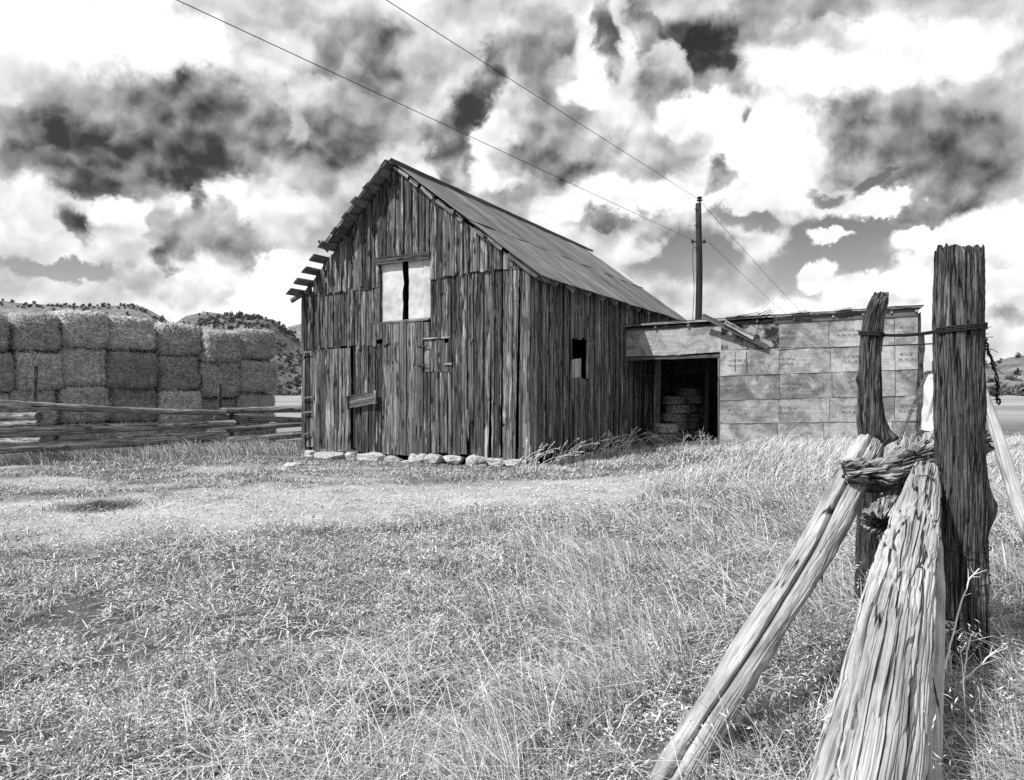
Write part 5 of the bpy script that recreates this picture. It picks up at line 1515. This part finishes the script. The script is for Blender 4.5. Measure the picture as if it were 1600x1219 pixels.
wire_thing('fence_wire', sagline(ptw(1463, 537, 4.0), ptw(1180, 541, 16.5), .03), .004, 'faint single fence wire running behind the thick post past the shed', 'wire')

# ------------------------------------------------------------------ grass, weeds, litter
def tall_w(x, y):
    yy = np.array([0, 3, 4.5, 6, 7.9, 10, 13, 15, 17, 19, 21, 40]); xx = np.array([-1.2, -.6, -.2, .25, .9, 2.0, 3.2, 4.1, 5.2, 6.0, 6.6, 9.0])
    b = np.interp(y, yy, xx)
    n = fbm(x*.5, y*.35, 12.0, 3)
    return sst(-.9, .9, x-b+1.0*n)
def mouth(x, y):
    sx, sy = to_shed(x, y)
    return sst(-.6, .0, sx)*sst(x_open1+1.6, x_open1+.4, sx)*sst(-2.6, -1.2, sy)*(sy < .3)
def blocked(x, y, m=.0):
    bx, by = to_barn(x, y); sx, sy = to_shed(x, y)
    inb = (bx > XL-.02) & (bx < .03+m) & (by > -.05-m) & (by < BL)
    ins = (sx > -1) & (sx < SW+.1) & (sy > .1-m) & (sy < SD)
    return inb | ins
def off_log(x, y):
    a, b = bpts[0][:2], bpts[-1][:2]; d = b-a; L2 = d.dot(d)
    t = ((x-a[0])*d[0]+(y-a[1])*d[1])/L2; px = a[0]+d[0]*np.clip(t, .45, 1); py = a[1]+d[1]*np.clip(t, .45, 1)
    dist = np.hypot(x-px, y-py); front = (x-px)*(-.93)+(y-py)*(-.36) > -.05
    return ~((dist < .42) & front & (t > .3))
def polar(n, r0, r1, a0, a1, seed, pw=1.0):
    r = np.random.default_rng(seed)
    d = r0+(r1-r0)*r.random(n)**pw; a = np.radians(r.uniform(a0, a1, n))
    return d*np.sin(a), d*np.cos(a), r

def blades(mb, x, y, h, lean, ldir, w, rnd, r, z0=0.0, curl=1.0):
    """tapered bent blades, two quads and a tip each"""
    n = len(x); z = gz(x, y)+z0
    fa = r.uniform(0, 2*math.pi, n)
    wx, wy = np.cos(fa)*w/2, np.sin(fa)*w/2
    lx, ly_ = np.cos(ldir)*lean, np.sin(ldir)*lean
    lv = [0, .38, .74, 1.0]; V = np.zeros((n, 7, 3))
    for k, t in enumerate(lv):
        off = t**(1.0+curl)
        cx = x+lx*h*off; cy = y+ly_*h*off; cz = z-.01+h*(t-.28*np.minimum(lean, 1.6)*off*t)
        ww = 1-.75*t
        if k < 3:
            V[:, 2*k, 0] = cx-wx*ww; V[:, 2*k, 1] = cy-wy*ww; V[:, 2*k, 2] = cz
            V[:, 2*k+1, 0] = cx+wx*ww; V[:, 2*k+1, 1] = cy+wy*ww; V[:, 2*k+1, 2] = cz
        else: V[:, 6, 0] = cx; V[:, 6, 1] = cy; V[:, 6, 2] = cz
    b = np.arange(n)[:, None]*7
    q = np.concatenate([b+np.array([0, 1, 3, 2]), b+np.array([2, 3, 5, 4])]); t = b+np.array([4, 5, 6])
    mb.add(V.reshape(-1, 3), t, q, np.repeat(rnd, 7), np.zeros((n*7, 3)))

def flakes(mb, x, y, z, ln, wd, r, rnd, flat=.5):
    n = len(x)
    d = r.normal(size=(n, 3)); d[:, 2] *= flat; d /= np.linalg.norm(d, axis=1)[:, None]
    e = r.normal(size=(n, 3)); e[:, 2] *= .8; e = e-d*(d*e).sum(1)[:, None]; e /= np.linalg.norm(e, axis=1)[:, None]
    c = np.stack([x, y, z], -1); up = np.cross(d, e)
    a = c-d*(ln/2)[:, None]; b = c+d*(ln/2)[:, None]; m = c+up*(ln*.12)[:, None]
    V = np.stack([a, m-e*(wd/2)[:, None], b, m+e*(wd/2)[:, None]], 1).reshape(-1, 3)
    mb.add(V, None, np.arange(4*n).reshape(-1, 4), np.repeat(rnd, 4), np.zeros((4*n, 3)))

def clump(x, y, f=1.3, s=3.0): return fbm(x*f+s, y*f, s, 3)*1.06

# -- tall dry grass
mb = MB()
x, y, r = polar(260000, 1.9, 25, -20, 58, 101, 1.15)
w = tall_w(x, y); cl = clump(x, y, .9, 2.0)
k = (r.random(len(x)) < w*np.clip(.40+1.5*cl, .02, 1)) & ~blocked(x, y) & off_log(x, y)
x, y, w, cl = x[k], y[k], w[k], cl[k]; d = np.hypot(x, y)
h = r.uniform(.08, .36, len(x))*(1-.7*mouth(x, y))*(.6+.4*w)*np.clip(.75+.7*cl, .35, 1.3)*np.where(y > 12, 1.0, .95)
side = np.where(y > 10.5, 0.0, math.pi)
ld = side+r.normal(0, .75, len(x)); ln_ = np.abs(r.normal(.75, .6, len(x)))
blades(mb, x, y, h, ln_, ld, .003+.0010*d, np.clip(r.beta(1.5, 1.5, len(x))+.18*cl-.05, 0, 1), r)
# bent and broken stems tangled through it
xt, yt, rt = polar(38000, 2.0, 16, -22, 43, 131, 1.1)
k = (rt.random(len(xt)) < tall_w(xt, yt)*np.clip(.5+1.0*clump(xt, yt, .7, 21.0), .03, 1)) & ~blocked(xt, yt) & off_log(xt, yt); xt, yt = xt[k], yt[k]
blades(mb, xt, yt, rt.uniform(.1, .32, len(xt)), rt.uniform(1.2, 3.2, len(xt)), rt.uniform(0, 6.28, len(xt)), .0022+.0009*np.hypot(xt, yt), rt.uniform(.1, .95, len(xt)), rt, .02, .25)
# thick pale band against the shed and the side wall
x, y, r = polar(120000, 14.5, 24, -3, 36, 102)
sx, sy = to_shed(x, y); bx, by = to_barn(x, y)
near = np.maximum(sst(-4.2, -1.2, sy)*(sx > -1)*sst(.3, 1.6, np.abs(sx-(x_open1)/2)+(sx > x_open1)*9), sst(2.0, .5, bx)*(by > -.3)*(by < SX0+.6))
cl = clump(x, y, 1.1, 7.0)
k = (r.random(len(x)) < near*(1-.7*mouth(x, y))*np.clip(.65+.7*cl, .15, 1)) & ~blocked(x, y)
x, y, cl = x[k], y[k], cl[k]
h = r.uniform(.08, .4, len(x))*(1-.6*mouth(x, y))*np.clip(.8+.7*cl, .3, 1.3)*(.55+.45*sst(3.0, 5.5, to_shed(x, y)[0]))*np.where(to_barn(x, y)[0] < 1.6, .62, .95)
blades(mb, x, y, h, np.abs(r.normal(.75, .35, len(x))), r.normal(.15, .6, len(x)), .016+0*x, r.beta(2.2, 1.2, len(x)), r)
# seed stalks standing above the rest
x, y, r = polar(3600, 2.6, 22, -12, 42, 103)
k = (r.random(len(x)) < tall_w(x, y)*.75) & ~blocked(x, y) & off_log(x, y); x, y = x[k], y[k]; d = np.hypot(x, y)
h = r.uniform(.25, .62, len(x))*(1-.5*mouth(x, y)); ld = np.where(y > 10.5, 0.0, math.pi)+r.normal(0, .6, len(x)); le = np.abs(r.normal(.55, .3, len(x)))
blades(mb, x, y, h, le, ld, .003+.0008*d, r.uniform(.6, 1, len(x)), r)
hx, hy, hz_ = x+np.cos(ld)*le*h, y+np.sin(ld)*le*h, gz(x, y)+h*(1-.28*np.minimum(le, 1.6))
for q_ in range(5):
    flakes(mb, hx+r.normal(0, .012, len(x)), hy+r.normal(0, .012, len(x)), hz_-q_*.014, r.uniform(.02, .04, len(x)), .003+.0007*d, r, r.uniform(.5, 1, len(x)), 1.0)
tag(mb.build('tall_grass', M['grass_tall']), 'tall dry windswept grass in front of the shed and round the fence timbers', 'grass', kind='stuff')

# -- short dry grass everywhere, thin on the trodden path
mb = MB()
x, y, r = polar(400000, 1.7, 22, -58, 58, 104, 1.1)
pm = path_mask(x, y); cl = clump(x, y, 1.6, 4.0)
k = (r.random(len(x)) < np.clip(.45+1.5*cl, .03, 1)*(1-.95*pm)) & ~blocked(x, y)
x, y, pm, cl = x[k], y[k], pm[k], cl[k]; d = np.hypot(x, y)
nb = sst(-1.1, -.4, to_barn(x, y)[1])*(to_barn(x, y)[1] < 0)
h = r.uniform(.03, .13, len(x))*(1-.6*pm)*(1-.6*nb)*np.clip(.9+.6*cl, .5, 1.5)
blades(mb, x, y, h, np.abs(r.normal(1.0, .6, len(x))), r.uniform(0, 2*math.pi, len(x)), .0028+.0010*d, np.clip(r.beta(1.2, 1.7, len(x))+.15*cl, 0, 1), r)
# rank strip along the rail fence
x, y, r = polar(82000, 14.5, 23, -48, -13, 105)
fy = 17.0+(x+13.3)*.62
cl = clump(x, y, .9, 9.0)
k = (r.random(len(x)) < sst(1.9, .5, np.abs(y-fy+.55))*np.clip(.6+.8*cl, .1, 1)) & ~blocked(x, y)
x, y, cl = x[k], y[k], cl[k]
blades(mb, x, y, r.uniform(.12, .5, len(x))*np.clip(.75+.6*cl, .3, 1.2), np.abs(r.normal(.7, .4, len(x))), math.pi+r.normal(0, .8, len(x)), .015+0*x, r.beta(1.3, 1.7, len(x)), r)
# darker low growth in front of the stones
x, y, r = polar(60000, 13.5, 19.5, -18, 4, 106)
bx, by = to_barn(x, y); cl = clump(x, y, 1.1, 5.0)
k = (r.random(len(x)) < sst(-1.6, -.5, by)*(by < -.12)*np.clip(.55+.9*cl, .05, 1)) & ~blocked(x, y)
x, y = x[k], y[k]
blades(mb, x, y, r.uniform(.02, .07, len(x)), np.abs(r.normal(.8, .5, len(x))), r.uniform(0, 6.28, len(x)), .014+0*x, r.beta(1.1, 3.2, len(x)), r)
r = np.random.default_rng(151); n = 2600; a_ = r.uniform(0, 6.28, n); q_ = np.abs(r.normal(0, .2, n))
x, y = -5.35+np.cos(a_)*q_*1.5, 9.7+np.sin(a_)*q_
blades(mb, x, y, r.uniform(.03, .14, n), np.abs(r.normal(.7, .5, n)), r.uniform(0, 6.28, n), np.full(n, .010), r.beta(1, 5, n), r)
tag(mb.build('short_grass', M['grass_short']), 'short dry trampled grass covering the yard up to the barn and rail fence', 'grass', kind='stuff')

# -- crisp curled weed leaves covering the near ground
mb = MB()
x, y, r = polar(830000, 1.6, 12, -58, 56, 107, 1.25)
cl = clump(x, y, 2.1, 1.0); c2 = clump(x, y, .55, 6.0); pm = path_mask(x, y)
k = r.random(len(x)) < np.clip(.55+1.7*cl+.6*c2, .14, 1)*(1-.92*pm)*(1-.45*tall_w(x, y))
x, y, cl = x[k], y[k], cl[k]; d = np.hypot(x, y)
z = gz(x, y)+r.random(len(x))**1.4*np.clip(.04+.13*cl, .010, .16)
flakes(mb, x, y, z, (.007+.034*r.random(len(x))**2)*(1+.06*d), r.uniform(.0022, .0065, len(x))*(1+.12*d), r, np.clip(r.beta(1.1, 1.4, len(x))+.2*cl, 0, 1), .55)
x, y, r = polar(150000, 1.8, 13, -14, 41, 141, 1.2)
cl = clump(x, y, 1.5, 17.0)
k = (r.random(len(x)) < tall_w(x, y)*np.clip(.35+1.6*cl, 0, 1)) & off_log(x, y); x, y, cl = x[k], y[k], cl[k]; d = np.hypot(x, y)
flakes(mb, x, y, gz(x, y)+r.random(len(x))**1.3*np.clip(.07+.16*cl, .02, .24), r.uniform(.012, .034, len(x))*(1+.06*d), r.uniform(.004, .011, len(x))*(1+.1*d), r, r.beta(1.0, 7.0, len(x)), .8)
# branching little weed stems with leaves
n = 4800
x, y, r = polar(n, 1.9, 10, -56, 54, 108, 1.2)
k = (r.random(n) < np.clip(.4+1.2*clump(x, y, .8, 8.0), .05, 1)*(1-.95*path_mask(x, y))); x, y = x[k], y[k]; n = len(x); d = np.hypot(x, y)
h = r.uniform(.08, .26, n); ld = r.uniform(0, 6.28, n); le = np.abs(r.normal(.5, .35, n)); sr = r.uniform(.3, 1, n)
blades(mb, x, y, h, le, ld, .0028+.0007*d, sr, r)
for q_ in range(15):
    t = r.uniform(.25, 1, n); o_ = t**2
    flakes(mb, x+np.cos(ld)*le*h*o_+r.normal(0, .014, n), y+np.sin(ld)*le*h*o_+r.normal(0, .014, n), gz(x, y)+h*(t-.28*le*o_*t)+r.normal(0, .006, n), r.uniform(.012, .03, n), .0024+.0008*d, r, np.clip(sr+r.normal(0, .15, n), 0, 1), 1.0)
tag(mb.build('low_weeds', M['weed']), 'low crisp weeds and curled dead leaves covering the near ground', 'weeds', kind='stuff')

# -- straw lying on the ground
mb = MB()
x, y, r = polar(48000, 1.8, 18, -58, 56, 109, 1.2)
k = (r.random(len(x)) < np.clip(.4+.9*clump(x, y, .8, 14.0), .05, 1)*(1-.93*path_mask(x, y))) & ~blocked(x, y); x, y = x[k], y[k]; d = np.hypot(x, y); n = len(x)
a = r.normal(.2, .9, n); L_ = r.uniform(.04, .2, n); cu_ = r.normal(0, .6, n); wd = .0016+.0008*d
P = [np.stack([x+np.cos(a+cu_*t)*L_*t, y+np.sin(a+cu_*t)*L_*t], -1) for t in (-.5, 0, .5)]
zz = [gz(p[:, 0], p[:, 1])+.012+r.random(n)*.05 for p in P]
nxv = np.stack([-np.sin(a), np.cos(a)], -1)*wd[:, None]/2
V = np.stack([np.concatenate([P[i]+s_*nxv, zz[i][:, None]], 1) for i in range(3) for s_ in (-1, 1)], 1).reshape(-1, 3)
b = np.arange(n)[:, None]*6
mb.add(V, None, np.concatenate([b+np.array([0, 1, 3, 2]), b+np.array([2, 3, 5, 4])]), np.repeat(r.uniform(.35, 1, n), 6), np.zeros((6*n, 3)))
tag(mb.build('straw_litter', M['grass_tall']), 'loose pale straw strewn flat over the yard', 'straw', kind='stuff')

# -- gravel on the path
mb = MB()
x, y, r = polar(80000, 3.0, 19, -58, 20, 110, 1.0)
k = (r.random(len(x)) < .06+.94*path_mask(x, y)) & ~blocked(x, y); x, y = x[k], y[k]; n = len(x)
s_ = r.uniform(.004, .013, n)*(1+1.2*(r.random(n) > .96))
O = np.array([[1, 0, 0], [0, 1, 0], [-1, 0, 0], [0, -1, 0], [0, 0, .8], [0, 0, -.8]])
V = (O[None]*s_[:, None, None]*r.uniform(.6, 1.4, (n, 6, 1)))+np.stack([x, y, gz(x, y)+s_*.3], -1)[:, None]
b = np.arange(n)[:, None]*6
T = np.concatenate([b+np.array(t) for t in ((0, 1, 4), (1, 2, 4), (2, 3, 4), (3, 0, 4))])
mb.add(V.reshape(-1, 3), T, None, np.repeat(r.beta(1.4, 1.6, n), 6), np.zeros((6*n, 3)))
tag(mb.build('gravel', M['pebble']), 'small pale pebbles scattered along the worn dirt track', 'gravel', kind='stuff')

# -- tall bleached stalks nodding along the side wall
mb = MB(); r = np.random.default_rng(111)
for k in range(90):
    px = r.uniform(806, 985); Yd = np.interp(px, [800, 830, 985], [15.4, 16.0, 20.6])-r.uniform(.1, .9)
    p = ptw(px, 700, Yd); p[2] = float(gz(p[0], p[1])); hh = r.uniform(.2, .7); q = r.normal(.55, .35); dy = r.normal(0, .2)
    pts = [p+np.array([q*hh*(t**2.2), dy*hh*t, hh*(t-.22*abs(q)*t**3)]) for t in np.linspace(0, 1, 8)]
    tube(mb, pts, np.linspace(.0055, .003, 8), 4, .3+.6*r.random(), caps=False)
    e = np.array(pts[-1]); dn = np.array(pts[-1])-np.array(pts[-2]); dn /= np.linalg.norm(dn); m = 12
    c = e-dn*np.linspace(0, .12, m)[:, None]+r.normal(0, .008, (m, 3))
    flakes(mb, c[:, 0], c[:, 1], c[:, 2], r.uniform(.03, .06, m), np.full(m, .014), r, r.uniform(.6, 1, m), 1.0)
tag(mb.build('seed_stalks', M['stalk']), 'bleached nodding seed stalks along the foot of the barn side wall', 'grass', kind='stuff')
# -- twiggy dead brush before the shed doorway
mb = MB(); r = np.random.default_rng(112)
for k in range(46):
    px = r.uniform(992, 1118); Yd = 21.1-r.uniform(-.3, .7); p = ptw(px, 690, Yd); p[2] = float(gz(p[0], p[1]))
    d_ = np.array([r.normal(0, .8), r.normal(0, .4), r.uniform(.25, 1)]); d_ /= np.linalg.norm(d_); hh = r.uniform(.1, .38)
    pts = [p+d_*hh*t+np.array([0, 0, .1*math.sin(t*3)])+r.normal(0, .012, 3) for t in np.linspace(0, 1, 6)]
    tube(mb, pts, np.linspace(.009, .003, 6), 4, r.uniform(.1, .9), caps=False)
    for j in range(3):
        b_ = np.array(pts[2+j]); e_ = b_+(d_+r.normal(0, .6, 3))*hh*.3
        tube(mb, [b_, (b_+e_)/2+r.normal(0, .01, 3), e_], [.005, .004, .002], 4, r.uniform(.2, .9), caps=False)
tag(mb.build('dead_brush', M['grass_short']), 'tangle of dead twigs before the tyres in the shed doorway', 'brush', kind='stuff')

# -- bare stems at the foot of the thick post
def stem(pts_px, rad, lab, seed):
    r = np.random.default_rng(seed); P = [ptw(a, b, c) for a, b, c in pts_px]; c0 = P[0].copy(); P = np.array(P)-c0
    sl = np.linspace(0, 1, len(P)); sf = np.linspace(0, 1, 16); Q = np.stack([np.interp(sf, sl, P[:, c]) for c in range(3)], -1)+r.normal(0, .002, (16, 3))
    rad *= .75; mb = MB(); tube(mb, Q, np.linspace(rad, rad*.45, 16), 7, .8)
    for j in range(7):
        i = r.integers(3, 15); b_ = Q[i]; e_ = b_+np.array([r.normal(0, .05), r.normal(0, .03), r.uniform(.0, .06)])
        tube(mb, [b_, (b_+e_)/2, e_], [rad*.4, rad*.3, rad*.15], 5, .7)
    o = mb.build('dead_stem', M['stalk']); o.location = c0; tag(o, lab, 'stem')
stem(((1474, 1062, 3.55), (1484, 1010, 3.6), (1500, 950, 3.65), (1513, 905, 3.68), (1530, 888, 3.7)), .0075, 'long bent bare stem rising in front of the thick post', 1)
stem(((1506, 1080, 3.5), (1508, 1040, 3.52), (1514, 1006, 3.55), (1520, 988, 3.56)), .006, 'short straight bare stem in front of the thick post', 2)
stem(((1498, 1068, 3.5), (1525, 1045, 3.5), (1552, 1020, 3.5), (1575, 1012, 3.5)), .006, 'pale twig leaning right at the foot of the thick post', 3)
